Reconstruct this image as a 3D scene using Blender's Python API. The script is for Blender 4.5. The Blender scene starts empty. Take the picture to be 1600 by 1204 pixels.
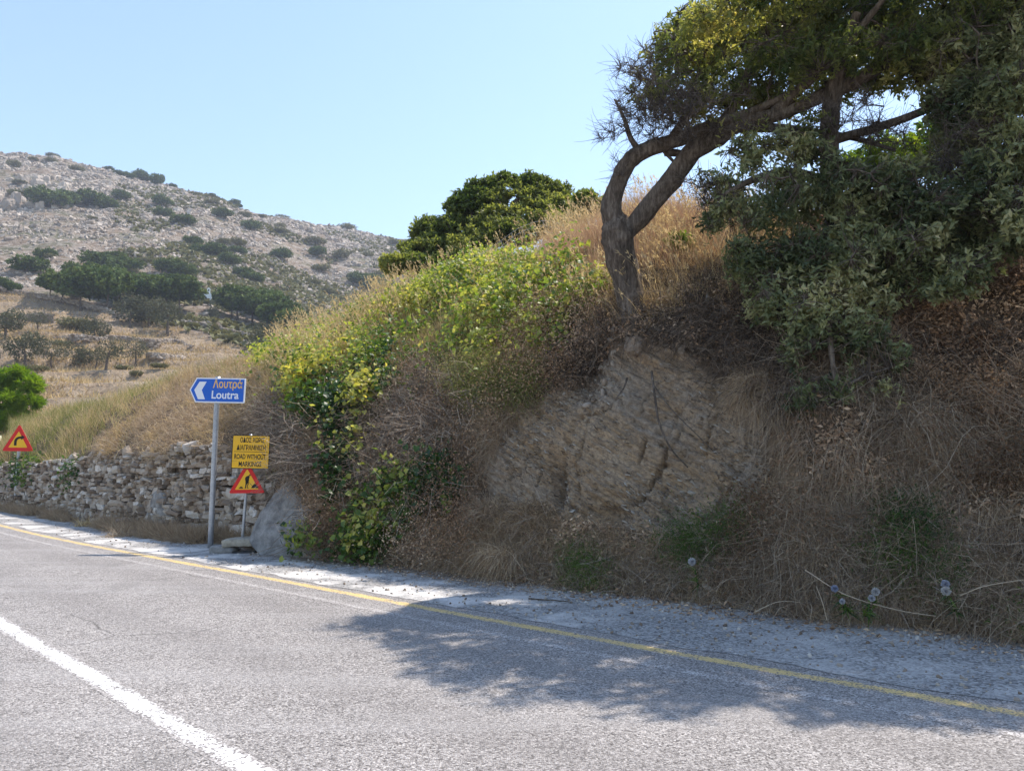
import bpy, math, random
import numpy as np
from mathutils import Vector, Matrix

R = math.radians
rng = np.random.default_rng(7)
random.seed(7)
scene = bpy.context.scene
COL = scene.collection

# ---------------------------------------------------------------- camera
CAM_H = 1.5
FPX = 1186.0
PITCH = math.atan(120.0 / FPX)
cam = bpy.data.cameras.new('camera')
cam.sensor_width = 36.0
cam.lens = 36.0 * FPX / 1600.0
cam.clip_start = 0.05
cam.clip_end = 6000
camo = bpy.data.objects.new('camera', cam)
camo.location = (0, 0, CAM_H)
camo.rotation_euler = (math.pi / 2 + PITCH, 0, 0)
COL.objects.link(camo)
scene.camera = camo

# ---------------------------------------------------------------- light
SUN_EL, SUN_AZ = 60.0, 37.0            # azimuth measured from +X towards +Y
sd = np.array([math.cos(R(SUN_EL)) * math.cos(R(SUN_AZ)), math.cos(R(SUN_EL)) * math.sin(R(SUN_AZ)), math.sin(R(SUN_EL))])
world = bpy.data.worlds.new('World')
scene.world = world
world.use_nodes = True
wn = world.node_tree
for n in list(wn.nodes):
    wn.nodes.remove(n)
sky = wn.nodes.new('ShaderNodeTexSky')
sky.sky_type = 'NISHITA'
sky.sun_disc = False
sky.sun_elevation = R(SUN_EL)
sky.sun_rotation = R(90 - SUN_AZ)      # rotation runs clockwise from +Y
sky.altitude = 50
sky.air_density = 1.2
sky.dust_density = 0.35
sky.ozone_density = 1.6
bg = wn.nodes.new('ShaderNodeBackground')
bg.inputs['Strength'].default_value = 0.15
wo = wn.nodes.new('ShaderNodeOutputWorld')
wn.links.new(sky.outputs[0], bg.inputs['Color'])
wn.links.new(bg.outputs[0], wo.inputs['Surface'])
sl = bpy.data.lights.new('sun', 'SUN')
sl.energy = 3.95
sl.angle = R(0.5)
sl.color = (1.0, 0.91, 0.81)
so = bpy.data.objects.new('sun', sl)
so.rotation_euler = Vector(sd).to_track_quat('Z', 'Y').to_euler()
COL.objects.link(so)
scene.view_settings.view_transform = 'Standard'
scene.view_settings.look = 'None'
scene.view_settings.exposure = 0.84
scene.view_settings.gamma = 1.0
scene.cycles.max_bounces = 6
scene.cycles.diffuse_bounces = 4
scene.cycles.transparent_max_bounces = 8

# ---------------------------------------------------------------- photo geometry -> world
cp, sp = math.cos(PITCH), math.sin(PITCH)
def W(x, y, D):
    """world point seen at photo pixel (x, y), D metres in front of the camera"""
    x = np.asarray(x, float); y = np.asarray(y, float); D = np.asarray(D, float)
    a = (x - 800.0) / FPX; b = (602.0 - y) / FPX
    ry = cp - b * sp; rz = sp + b * cp
    k = D / ry
    return np.stack(np.broadcast_arrays(a * k, D, CAM_H + rz * k), -1)
def G(x, y):
    a = (x - 800.0) / FPX; b = (602.0 - y) / FPX
    ry = cp - b * sp; rz = sp + b * cp
    k = -CAM_H / rz
    return np.array([a * k, ry * k, 0.0])
def project(P):
    P = np.asarray(P, float)
    y = P[..., 1]; z = P[..., 2] - CAM_H
    f = y * cp + z * sp; u = -y * sp + z * cp
    f = np.where(f < 0.05, 0.05, f)
    return 800 + FPX * P[..., 0] / f, 602 - FPX * u / f

BT = np.array([.76, -.65, 0.]); BA = R(27)
BED_L = BT * math.cos(BA) - np.array([0, 0, math.sin(BA)])
BED_N = BT * math.sin(BA) + np.array([0, 0, math.cos(BA)]) + np.array([.12, .14, 0]); BED_N -= BED_L * np.dot(BED_N, BED_L); BED_N /= np.linalg.norm(BED_N)
BED_B = np.cross(BED_N, BED_L)
# ---------------------------------------------------------------- noise
def _h(ix, iy, iz, s):
    h = (ix * 374761393 + iy * 668265263 + iz * 1274126177 + s * 974634777) & 0xFFFFFFFF
    h = ((h ^ (h >> 13)) * 1274126177) & 0xFFFFFFFF
    return ((h ^ (h >> 16)) & 0xFFFF) / 65535.0
def vnoise(P, s=0):
    P = np.asarray(P, float)
    i = np.floor(P).astype(np.int64); f = P - i
    f = f * f * (3 - 2 * f)
    r = 0
    for dx in (0, 1):
        for dy in (0, 1):
            for dz in (0, 1):
                w = (f[..., 0] if dx else 1 - f[..., 0]) * (f[..., 1] if dy else 1 - f[..., 1]) * (f[..., 2] if dz else 1 - f[..., 2])
                r = r + w * _h(i[..., 0] + dx, i[..., 1] + dy, i[..., 2] + dz, s)
    return r
def fbm(P, sc=1.0, o=4, s=0):
    P = np.asarray(P, float) * sc
    a, t, r = 1.0, 0.0, 0.0
    for k in range(o):
        r = r + a * vnoise(P, s + k * 17); t += a
        a *= 0.5; P = P * 2.03 + 3.7
    return r / t
def norm(v):
    return v / np.maximum(np.linalg.norm(v, axis=-1, keepdims=True), 1e-9)
def rand_dir(n):
    return norm(rng.normal(size=(n, 3)))
def pip(px, py, poly):
    px = np.asarray(px); py = np.asarray(py)
    ins = np.zeros(px.shape, bool)
    n = len(poly)
    for i in range(n):
        x1, y1 = poly[i]; x2, y2 = poly[(i + 1) % n]
        c = ((y1 > py) != (y2 > py)) & (px < (x2 - x1) * (py - y1) / (y2 - y1 + 1e-9) + x1)
        ins ^= c
    return ins

# ---------------------------------------------------------------- mesh building
def mesh(name, V, Fs, mats=(), attrs=None, smooth=False, mi=None):
    V = np.asarray(V, np.float32).reshape(-1, 3)
    if isinstance(Fs, np.ndarray): Fs = [Fs]
    Fs = [np.asarray(f, np.int32) for f in Fs if len(f)]
    me = bpy.data.meshes.new(name)
    me.vertices.add(len(V)); me.vertices.foreach_set('co', V.ravel())
    tot = np.concatenate([np.full(len(f), f.shape[1], np.int32) for f in Fs])
    st = np.concatenate([[0], np.cumsum(tot)[:-1]]).astype(np.int32)
    lv = np.concatenate([f.ravel() for f in Fs])
    me.loops.add(len(lv)); me.loops.foreach_set('vertex_index', lv)
    me.polygons.add(len(tot)); me.polygons.foreach_set('loop_start', st)
    try: me.polygons.foreach_set('loop_total', tot)
    except Exception: pass
    if mi is not None: me.polygons.foreach_set('material_index', np.asarray(mi, np.int32))
    me.polygons.foreach_set('use_smooth', np.full(len(tot), bool(smooth)))
    if not isinstance(mats, (list, tuple)): mats = [mats]
    for m in mats: me.materials.append(m)
    for k, a in (attrs or {}).items():
        a = np.asarray(a, np.float32)
        at = me.attributes.new(k, 'FLOAT', 'POINT'); at.data.foreach_set('value', a.ravel())
    me.update(calc_edges=True)
    me.validate()
    return me
def link(name, me, parent=None, label=None, cat=None, group=None, kind=None, loc=None):
    o = bpy.data.objects.new(name, me)
    COL.objects.link(o)
    if parent is not None: o.parent = parent
    if loc is not None: o.location = loc
    if label: o['label'] = label
    if cat: o['category'] = cat
    if group: o['group'] = group
    if kind: o['kind'] = kind
    return o
def thing(name, label, cat, loc=(0, 0, 0), group=None):
    o = link(name, None, None, label, cat, group, None, loc)
    o.empty_display_size = 0.1
    return o
class Acc:
    """collects vertices / faces / per-vertex rnd"""
    def __init__(s): s.V = []; s.T = []; s.Q = []; s.A = []; s.n = 0
    def add(s, V, F, rnd=None):
        V = np.asarray(V, float).reshape(-1, 3); F = np.asarray(F, int)
        if not len(V): return
        (s.T if F.shape[1] == 3 else s.Q).append(F + s.n)
        s.V.append(V)
        s.A.append(np.broadcast_to(np.asarray(0.5 if rnd is None else rnd, float), (len(V),)))
        s.n += len(V)
    def mesh(s, name, mats, smooth=False, off=None):
        V = np.concatenate(s.V)
        if off is not None: V = V - np.asarray(off)
        F = []
        if s.T: F.append(np.concatenate(s.T))
        if s.Q: F.append(np.concatenate(s.Q))
        return mesh(name, V, F, mats, {'rnd': np.concatenate(s.A)}, smooth)
def scatter(tV, tF, pos, X, Y, Z, scale, rnd):
    """copies of a template (numpy arrays) merged into one vertex/face list"""
    n = len(pos); k = tV.shape[-2]
    sc = np.asarray(scale, float)
    if sc.ndim < 2: sc = np.broadcast_to(sc.reshape(-1, 1), (n, 3))
    t = tV[None] * sc[:, None, :] if tV.ndim == 2 else tV * sc[:, None, :]
    V = pos[:, None] + t[..., 0:1] * X[:, None] + t[..., 1:2] * Y[:, None] + t[..., 2:3] * Z[:, None]
    F = (tF[None] + (np.arange(n) * k)[:, None, None]).reshape(-1, tF.shape[1])
    return V.reshape(-1, 3), F, np.repeat(np.broadcast_to(np.asarray(rnd, float), (n,)), k)
def frame(Y, N=None):
    """orthonormal X,Y,Z with Y along the given direction and Z near N"""
    Y = norm(Y)
    if N is None: N = rand_dir(len(Y))
    X = norm(np.cross(Y, N)); Z = np.cross(X, Y)
    return X, Y, Z
LEAF_V = np.array([(0, 0, 0), (-.5, .42, .10), (.5, .42, .10), (0, .45, 0), (0, 1, -.08)], float)
LEAF_F = np.array([(0, 2, 3), (0, 3, 1), (1, 3, 4), (3, 2, 4)])
BROAD_V = np.array([(0, .0, 0), (-.48, -.08, .05), (-.5, .5, .12), (0, 1, -.1), (.5, .5, .12), (.48, -.08, .05), (0, .45, 0)], float)
BROAD_F = np.array([(0, 6, 1), (1, 6, 2), (2, 6, 3), (3, 6, 4), (4, 6, 5), (5, 6, 0)])
CARD_V = np.array([(-.5, 0, 0), (.5, 0, 0), (.5, 1, .1), (-.5, 1, .1)], float)
CARD_F = np.array([(0, 1, 2, 3)])
def box_tf(n=2, sph=0.35):
    """rounded lump template from a subdivided cube, quads"""
    pts = {}; F = []
    def idx(p):
        return pts.setdefault(tuple(p), len(pts))
    for ax in range(3):
        for s in (0, n):
            for i in range(n):
                for j in range(n):
                    q = []
                    for (a, b) in ((i, j), (i + 1, j), (i + 1, j + 1), (i, j + 1)):
                        p = [0, 0, 0]; p[ax] = s; p[(ax + 1) % 3] = a; p[(ax + 2) % 3] = b
                        q.append(idx(p))
                    F.append(q if s else q[::-1])
    V = np.array(list(pts.keys()), float) / n - 0.5
    S = norm(V) * 0.6
    return V * (1 - sph) + S * sph, np.array(F)
def blades(base, d, length, width, bend, segs=3, taper=1.0):
    """curved tapering ribbons. base (n,3), d (n,3) start direction, bend (n,3) added along length^2"""
    n = len(base); d = norm(d)
    t = np.linspace(0, 1, segs + 1)
    L = np.asarray(length, float).reshape(-1, 1, 1) * np.ones((n, 1, 1))
    C = base[:, None] + d[:, None] * L * t[None, :, None] + bend[:, None] * L * (t ** 2)[None, :, None]
    tw = rand_dir(n); side = norm(np.cross(d, tw))
    w = np.asarray(width, float).reshape(-1, 1, 1) * np.ones((n, 1, 1)) * (1 - taper * t[None, :, None] * 0.92)
    A = C - side[:, None] * w * .5; B = C + side[:, None] * w * .5
    V = np.stack([A, B], 2).reshape(n, -1, 3)
    k = V.shape[1]
    q = np.array([(2 * i, 2 * i + 1, 2 * i + 3, 2 * i + 2) for i in range(segs)])
    F = (q[None] + (np.arange(n) * k)[:, None, None]).reshape(-1, 4)
    return V.reshape(-1, 3), F, k
def twigs(P, r0, r1, sides=3):
    """P (n,m,3) polylines -> thin tubes"""
    n, m, _ = P.shape
    T = np.gradient(P, axis=1); T = norm(T)
    ref = rand_dir(n)[:, None] * np.ones((1, m, 1))
    X = norm(np.cross(T, ref)); Y = np.cross(T, X)
    r = (np.asarray(r0, float).reshape(-1, 1) * np.ones((n, 1))) * np.linspace(1, 0, m)[None] + (np.asarray(r1, float).reshape(-1, 1) * np.ones((n, 1))) * np.linspace(0, 1, m)[None]
    a = np.arange(sides) * 2 * math.pi / sides
    V = P[:, :, None] + r[:, :, None, None] * (np.cos(a)[None, None, :, None] * X[:, :, None] + np.sin(a)[None, None, :, None] * Y[:, :, None])
    k = m * sides
    q = []
    for i in range(m - 1):
        for j in range(sides):
            q.append((i * sides + j, i * sides + (j + 1) % sides, (i + 1) * sides + (j + 1) % sides, (i + 1) * sides + j))
    F = (np.array(q)[None] + (np.arange(n) * k)[:, None, None]).reshape(-1, 4)
    return V.reshape(-1, 3), F, k
def spline(P, n):
    """Catmull-Rom resample of control rows (any columns)"""
    P = np.asarray(P, float); m = len(P)
    Q = np.vstack([2 * P[0] - P[1], P, 2 * P[-1] - P[-2]])
    t = np.linspace(0, m - 1 - 1e-6, n); i = t.astype(int); f = (t - i)[:, None]
    a, b, c, d = Q[i], Q[i + 1], Q[i + 2], Q[i + 3]
    return .5 * ((2 * b) + (-a + c) * f + (2 * a - 5 * b + 4 * c - d) * f ** 2 + (-a + 3 * b - 3 * c + d) * f ** 3)
def tube(P, r, sides=16, knob=0.0, cap=True, sc=3.0):
    P = np.asarray(P, float); m = len(P)
    r = np.broadcast_to(np.asarray(r, float), (m,))
    T = norm(np.gradient(P, axis=0))
    X = np.zeros_like(P); x = np.cross(T[0], (0.3, 1, 0.1)); X[0] = x / np.linalg.norm(x)
    for i in range(1, m):
        x = X[i - 1] - T[i] * np.dot(X[i - 1], T[i]); X[i] = x / np.linalg.norm(x)
    Y = np.cross(T, X)
    a = np.arange(sides) * 2 * math.pi / sides
    D = np.cos(a)[None, :, None] * X[:, None] + np.sin(a)[None, :, None] * Y[:, None]
    rr = r[:, None, None] * np.ones((1, sides, 1))
    if knob:
        q = P[:, None] * sc + D * 0.6
        rr = rr * (1 + knob * (fbm(q, 1.0, 3, 5)[..., None] - .5) * 2)
        if sides >= 16:
            q2 = P[:, None] * 2.2 + D * 2.6
            rr = rr * (1 + .16 * (np.abs(fbm(q2, 1.6, 3, 9)[..., None] - .5) * 4 - .5))
    V = (P[:, None] + D * rr).reshape(-1, 3)
    F = [(i * sides + j, i * sides + (j + 1) % sides, (i + 1) * sides + (j + 1) % sides, (i + 1) * sides + j) for i in range(m - 1) for j in range(sides)]
    return V, np.array(F)
def prism(poly, y0, y1):
    """closed plate: 2-D outline (x,z) from y0 (front) to y1 (back)"""
    poly = list(poly); n = len(poly)
    V = [(x, y0, z) for x, z in poly] + [(x, y1, z) for x, z in poly]
    return V, n
def plate(name, poly, y0, y1, m, parent, **kw):
    V, n = prism(poly, y0, y1)
    me = bpy.data.meshes.new(name)
    F = [list(range(n)), list(range(2 * n - 1, n - 1, -1))] + [[i, i + n, (i + 1) % n + n, (i + 1) % n] for i in range(n)]
    me.from_pydata(V, [], F); me.materials.append(m); me.update()
    import bmesh
    b = bmesh.new(); b.from_mesh(me); bmesh.ops.recalc_face_normals(b, faces=b.faces); b.to_mesh(me); b.free()
    return link(name, me, parent, **kw)

# ---------------------------------------------------------------- materials
class M:
    def __init__(s, name):
        s.m = bpy.data.materials.new(name); s.m.use_nodes = True
        s.t = s.m.node_tree
        for n in list(s.t.nodes): s.t.nodes.remove(n)
        s.out = s.n('OutputMaterial')
        s._p = None
    def n(s, k, **kw):
        nd = s.t.nodes.new('ShaderNode' + k)
        for a, b in kw.items(): setattr(nd, a, b)
        return nd
    def l(s, a, b): s.t.links.new(a, b)
    def set(s, nd, name, v):
        i = nd.inputs[name]
        if hasattr(v, 'is_linked'): s.l(v, i)
        else: i.default_value = v
    def pos(s):
        if s._p is None: s._p = s.n('NewGeometry').outputs['Position']
        return s._p
    def objco(s): return s.n('TexCoord').outputs['Object']
    def noise(s, scale, detail=4, rough=.55, vec=None, out=0):
        nd = s.n('TexNoise'); nd.inputs['Scale'].default_value = scale; nd.inputs['Detail'].default_value = detail
        nd.inputs['Roughness'].default_value = rough
        s.l(vec or s.pos(), nd.inputs['Vector']); return nd.outputs[out]
    def vor(s, scale, out='Distance', vec=None, feature='F1'):
        nd = s.n('TexVoronoi', feature=feature); nd.inputs['Scale'].default_value = scale
        s.l(vec or s.pos(), nd.inputs['Vector']); return nd.outputs[out]
    def mapping(s, rot=(0, 0, 0), scale=(1, 1, 1), vec=None):
        nd = s.n('Mapping'); nd.inputs['Rotation'].default_value = rot; nd.inputs['Scale'].default_value = scale
        s.l(vec or s.pos(), nd.inputs['Vector']); return nd.outputs[0]
    def ramp(s, f, stops, interp='LINEAR'):
        nd = s.n('ValToRGB'); cr = nd.color_ramp; cr.interpolation = interp
        while len(cr.elements) < len(stops): cr.elements.new(.5)
        for e, (p, c) in zip(cr.elements, stops):
            e.position = p; e.color = (c, c, c, 1) if not hasattr(c, '__len__') else (*c, 1)
        s.l(f, nd.inputs[0]); return nd.outputs[0]
    def mix(s, f, a, b, mode='MIX'):
        nd = s.n('Mix', data_type='RGBA', blend_type=mode)
        s.set(nd, 0, f)
        for i, v in ((6, a), (7, b)):
            if hasattr(v, 'is_linked'): s.l(v, nd.inputs[i])
            else: nd.inputs[i].default_value = (*v, 1) if len(v) == 3 else v
        return nd.outputs[2]
    def basis(s, rows, vec=None):
        c = s.n('CombineXYZ')
        for i, r in enumerate(rows):
            d = s.n('VectorMath', operation='DOT_PRODUCT'); d.inputs[1].default_value = tuple(float(x) for x in r)
            s.l(vec or s.pos(), d.inputs[0]); s.l(d.outputs['Value'], c.inputs[i])
        return c.outputs[0]
    def math(s, op, a, b=0.0):
        nd = s.n('Math', operation=op)
        for i, v in ((0, a), (1, b)):
            if hasattr(v, 'is_linked'): s.l(v, nd.inputs[i])
            else: nd.inputs[i].default_value = v
        return nd.outputs[0]
    def attr(s, name='rnd'):
        return s.n('Attribute', attribute_name=name).outputs['Fac']
    def bump(s, h, strength=.5, dist=.02, nrm=None):
        nd = s.n('Bump'); nd.inputs['Strength'].default_value = strength; nd.inputs['Distance'].default_value = dist
        s.l(h, nd.inputs['Height'])
        if nrm is not None: s.l(nrm, nd.inputs['Normal'])
        return nd.outputs[0]
    def bsdf(s, col, rough=.85, metal=0.0, nrm=None, spec=.3, trans=None):
        p = s.n('BsdfPrincipled')
        s.set(p, 'Base Color', col if hasattr(col, 'is_linked') else (*col, 1))
        s.set(p, 'Roughness', rough); s.set(p, 'Metallic', metal); s.set(p, 'Specular IOR Level', spec)
        if nrm is not None: s.l(nrm, p.inputs['Normal'])
        o = p.outputs[0]
        if trans:
            tr = s.n('BsdfTranslucent'); s.set(tr, 'Color', trans[1] if hasattr(trans[1], 'is_linked') else (*trans[1], 1))
            mx = s.n('MixShader'); mx.inputs[0].default_value = trans[0]
            s.l(o, mx.inputs[1]); s.l(tr.outputs[0], mx.inputs[2]); o = mx.outputs[0]
        s.l(o, s.out.inputs['Surface'])
        return s.m
def leaf_mat(name, stops, trans=.3, gain=1.6, rough=.45, spec=.35, yel=(1.15, 1.1, .5)):
    m = M(name)
    c = m.ramp(m.attr(), stops)
    tc = m.mix(1.0, c, tuple(gain * y for y in yel), 'MULTIPLY')
    return m.bsdf(c, rough, 0, None, spec, (trans, tc))
def paint_mat(name, col, rough=.45, dirt=.25, metal=0.0):
    m = M(name)
    n = m.noise(6, 5, .6, m.objco())
    d = m.ramp(n, [(.45, 0), (.75, 1)])
    c = m.mix(m.math('MULTIPLY', d, dirt), col, (.28, .25, .2))
    return m.bsdf(c, m.math('ADD', m.math('MULTIPLY', n, .3), rough - .1), metal)
# ================================================================ materials of the land
def m_asphalt():
    m = M('asphalt')
    v = m.vor(95, 'Color'); g = m.n('SeparateColor'); m.l(v, g.inputs[0])
    d = m.vor(95, 'Distance')
    chips = m.ramp(g.outputs[0], [(0, (.10, .092, .086)), (.22, (.21, .193, .18)), (.5, (.32, .296, .278)), (.8, (.43, .40, .375)), (1, (.60, .565, .53))])
    big = m.noise(.5, 5, .6); med = m.noise(5, 4, .6)
    mp = m.mapping((0, 0, R(-42)), (.16, 1.6, 1)); tr = m.noise(1.0, 4, .6, mp)
    t = m.ramp(m.math('ADD', m.math('MULTIPLY', big, .6), m.math('MULTIPLY', med, .4)), [(.3, .80), (.7, 1.12)])
    c = m.mix(1.0, chips, t, 'MULTIPLY')
    c = m.mix(m.math('MULTIPLY', m.attr('track'), m.math('ADD', .10, m.math('MULTIPLY', med, .35))), c, (.19, .175, .165))
    c = m.mix(m.ramp(m.noise(.9, 3, .5), [(.62, 0), (.70, .35)]), c, (.16, .15, .14))
    c = m.mix(m.ramp(tr, [(.5, 0), (.72, .4)]), c, (.42, .40, .385))
    crk = m.vor(.55, 'Distance', m.mix(.12, m.pos(), m.noise(2.5, 3, .6, None, 1), 'ADD'), 'DISTANCE_TO_EDGE')
    cm = m.math('MULTIPLY', m.ramp(crk, [(.0, 1), (.006, 0)]), m.ramp(m.noise(.35, 2), [(.55, 0), (.62, .7)]))
    c = m.mix(cm, c, (.07, .065, .06))
    h = m.math('SUBTRACT', m.math('MULTIPLY', g.outputs[1], .6), d)
    return m.bsdf(c, .82, 0, m.bump(h, .9, .008), .35)
def m_verge():
    m = M('gravel_verge')
    v = m.vor(55, 'Color'); g = m.n('SeparateColor'); m.l(v, g.inputs[0])
    ch = m.ramp(g.outputs[0], [(0, (.12, .115, .11)), (.35, (.25, .24, .23)), (1, (.45, .44, .42))])
    w = m.ramp(m.noise(1.1, 7, .68), [(.46, 0), (.60, .9)])
    dust = m.mix(m.noise(18, 5, .7), (.50, .47, .43), (.74, .72, .69))
    edge = m.attr('edge')                     # 0 beside the road line, 1 at the foot of the bank
    far = m.attr('far')                       # 1 on the dusty stretch by the signs
    k = m.math('MULTIPLY', w, m.math('ADD', .42, m.math('MULTIPLY', far, .95)))
    c = m.mix(k, ch, dust)
    litter = m.ramp(m.math('ADD', m.math('MULTIPLY', m.noise(7, 6, .75), .8), m.math('ADD', m.math('MULTIPLY', edge, .42), m.math('MULTIPLY', m.math('MULTIPLY', far, edge), m.math('MULTIPLY', edge, .28)))), [(.74, 0), (.92, .85)])
    c = m.mix(litter, c, (.19, .14, .095))
    h = m.math('ADD', g.outputs[1], m.math('MULTIPLY', m.noise(9, 5), 2))
    return m.bsdf(c, .9, 0, m.bump(h, .7, .012), .2)
def m_line(name, col, wear, lo=.47):
    m = M(name)
    v = m.vor(95, 'Color'); g = m.n('SeparateColor'); m.l(v, g.inputs[0])
    a = m.math('ADD', m.math('MULTIPLY', m.noise(28, 5, .75), .6), m.math('MULTIPLY', m.noise(2.2, 4, .6), .4))
    a = m.math('ADD', a, m.math('MULTIPLY', m.math('SUBTRACT', g.outputs[0], .5), .22))
    ed = m.attr('edge')
    a = m.math('SUBTRACT', a, m.math('MULTIPLY', m.math('POWER', ed, 3.0), .30))
    k = m.ramp(a, [(lo - .04, 0), (lo + .05, wear)])
    asp = m.ramp(g.outputs[0], [(0, (.11, .10, .094)), (.22, (.21, .193, .18)), (.5, (.32, .296, .278)), (.8, (.42, .39, .365)), (1, (.58, .545, .51))])
    c = m.mix(k, asp, m.mix(m.noise(9, 3), col, tuple(min(1, x * 1.25) for x in col)))
    return m.bsdf(c, .75, 0, m.bump(g.outputs[1], .5, .006), .3)
def m_bank():
    m = M('bank_earth')
    n1 = m.noise(1.6, 7, .65); n2 = m.noise(14, 6, .7)
    soil = m.ramp(n1, [(.3, (.09, .062, .040)), (.5, (.19, .135, .09)), (.72, (.32, .235, .16))])
    soil = m.mix(m.ramp(n2, [(.42, .6), (.62, 0)]), soil, (.045, .032, .024))
    # schist face: thin tilted beds, iron stained, cut by joints
    vec = m.mix(.25, m.pos(), m.noise(1.3, 4, .6, None, 1), 'ADD')
    b = m.basis((BED_L * 2.2, BED_B * 2.2, BED_N * 24), vec); bed = m.noise(1.0, 6, .72, b)
    b2 = m.basis((BED_L * 7, BED_B * 7, BED_N * 60), vec); bed2 = m.noise(1.0, 4, .7, b2)
    st = m.ramp(m.noise(.9, 6, .62), [(.34, (.40, .345, .28)), (.47, (.48, .375, .27)), (.58, (.50, .35, .21)), (.72, (.60, .45, .30))])
    rock = m.mix(m.ramp(bed, [(.36, .6), (.56, 0)]), st, (.15, .12, .095))
    rock = m.mix(m.ramp(bed2, [(.55, 0), (.72, .5)]), rock, (.60, .56, .50))
    rock = m.mix(m.ramp(m.noise(24, 5, .75), [(.40, .55), (.56, 0)]), rock, (.17, .13, .10))
    c = m.mix(m.attr('cliff'), soil, rock)
    h = m.math('ADD', m.math('MULTIPLY', m.attr('cliff'), m.math('ADD', bed, m.math('MULTIPLY', bed2, .6))), m.math('MULTIPLY', n2, .8))
    return m.bsdf(c, .93, 0, m.bump(h, 1.0, .05), .15)
def m_hill():
    m = M('hill_ground')
    rk = m.attr('rock')
    n1 = m.noise(.06, 7, .62); n2 = m.noise(.5, 6, .68); n3 = m.noise(2.4, 5, .7)
    mp = m.mapping((R(10), R(14), 0), (.12, .12, 1.1)); strata = m.noise(1.0, 5, .65, mp)
    field = m.ramp(n2, [(.3, (.25, .185, .125)), (.5, (.40, .305, .21)), (.7, (.51, .405, .29))])
    field = m.mix(m.ramp(n3, [(.55, 0), (.68, .55)]), field, (.20, .14, .085))
    field = m.mix(m.ramp(strata, [(.56, 0), (.66, .45)]), field, (.26, .19, .12))
    brush = m.ramp(n3, [(.3, (.13, .10, .07)), (.6, (.27, .20, .14)), (.8, (.34, .27, .19))])
    green = m.ramp(n3, [(.3, (.05, .065, .03)), (.7, (.13, .14, .06))])
    stone = m.ramp(n3, [(.3, (.30, .27, .24)), (.5, (.42, .36, .30)), (.7, (.50, .44, .37))])
    a = m.mix(m.ramp(n1, [(.50, 0), (.60, .75)]), brush, green)
    s = m.ramp(m.math('ADD', m.math('MULTIPLY', n2, .7), m.math('MULTIPLY', strata, .45)), [(.54, 0), (.64, .7)])
    c = m.mix(rk, field, m.mix(s, a, stone))
    h = m.math('ADD', n2, m.math('MULTIPLY', n3, .5))
    return m.bsdf(c, .95, 0, m.bump(h, 1.0, 1.2), .1)
def m_earth():
    m = M('dry_earth')
    n = m.noise(.8, 6, .65)
    return m.bsdf(m.ramp(n, [(.3, (.20, .15, .10)), (.7, (.36, .28, .19))]), .95, 0, m.bump(n, .6, .1), .1)
MA, MV, MB, MH, ME = m_asphalt(), m_verge(), m_bank(), m_hill(), m_earth()

# ================================================================ ground and road
gx = 900.0
link('ground', mesh('ground', [(-gx, -gx, -.06), (gx, -gx, -.06), (gx, gx, -.06), (-gx, gx, -.06)], np.array([[0, 1, 2, 3]]), ME), kind='structure',
     label='dry brown earth around and beyond the road', cat='ground')
yl = np.array([G(x, y) for x, y in ((1600, 1116), (1100, 1029), (640, 945), (390, 898), (312, 884), (219, 866.5), (125, 849), (56, 834.5), (6, 822))])
d0 = norm(yl[0] - yl[1]); d1 = norm(yl[-1] - yl[-3])
def turn(v, a): return np.array([v[0] * math.cos(a) - v[1] * math.sin(a), v[0] * math.sin(a) + v[1] * math.cos(a), 0])
head = [yl[0] + d0 * k for k in (40, 20, 8, 3)]
tail = [yl[-1]]; dd = d1
for k in range(6):
    dd = turn(dd, R(-2.2)); tail.append(tail[-1] + dd * 8)
line_pts = spline(np.vstack([head, yl, tail[1:]]), 900)
seg = np.linalg.norm(np.diff(line_pts, axis=0), axis=1); cum = np.concatenate([[0], np.cumsum(seg)])
s_u = np.linspace(0, cum[-1], 900)
line_pts = np.stack([np.interp(s_u, cum, line_pts[:, k]) for k in range(3)], 1)
k_ = np.hanning(41); k_ /= k_.sum()
lp = np.vstack([np.repeat(line_pts[:1], 20, 0), line_pts, np.repeat(line_pts[-1:], 20, 0)])
line_pts = np.stack([np.convolve(lp[:, k], k_, 'valid') for k in range(3)], 1)[20:-20]
tan_ = norm(np.gradient(line_pts, axis=0)); nrm_ = np.stack([tan_[:, 1], -tan_[:, 0], np.zeros(len(tan_))], 1)   # towards the bank
if np.mean(nrm_[:, 1]) < 0: nrm_ = -nrm_
def strip(name, o0, o1, z, mat_, nw=1, i0=0, i1=None, jag=0.0, **kw):
    P = line_pts[i0:i1]; N = nrm_[i0:i1]; n = len(P)
    w = np.linspace(0, 1, nw + 1)
    off = o0 + (o1 - o0) * w[None] * np.ones((n, 1))
    if jag:
        off[:, 0] += (fbm(P * 3, 1.5, 3, 3) - .5) * jag; off[:, -1] += (fbm(P * 3, 1.5, 3, 9) - .5) * jag
    V = P[:, None] + N[:, None] * off[..., None]; V[..., 2] = z
    q = np.arange(n * (nw + 1)).reshape(n, nw + 1)
    F = np.stack([q[:-1, :-1], q[:-1, 1:], q[1:, 1:], q[1:, :-1]], -1).reshape(-1, 4)
    e = np.abs(w * 2 - 1)[None] * np.ones((n, 1))
    return link(name, mesh(name, V, F, mat_, {'edge': e.ravel(), 'track': sum(np.exp(-((off + c_) / .28) ** 2) for c_ in (.95, 2.25, 4.1, 5.5)).ravel()}), kind='structure', **kw)
strip('road', -9.0, .5, 0.0, MA, 76, label='grey chip sealed asphalt road bending right in the distance', cat='road')
strip('yellow_edge_line', -.08, .10, .0012, m_line('yellow_paint', (.64, .46, .17), .84, .43), 4, jag=.03, label='worn yellow line along the edge of the road', cat='road marking')
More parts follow.
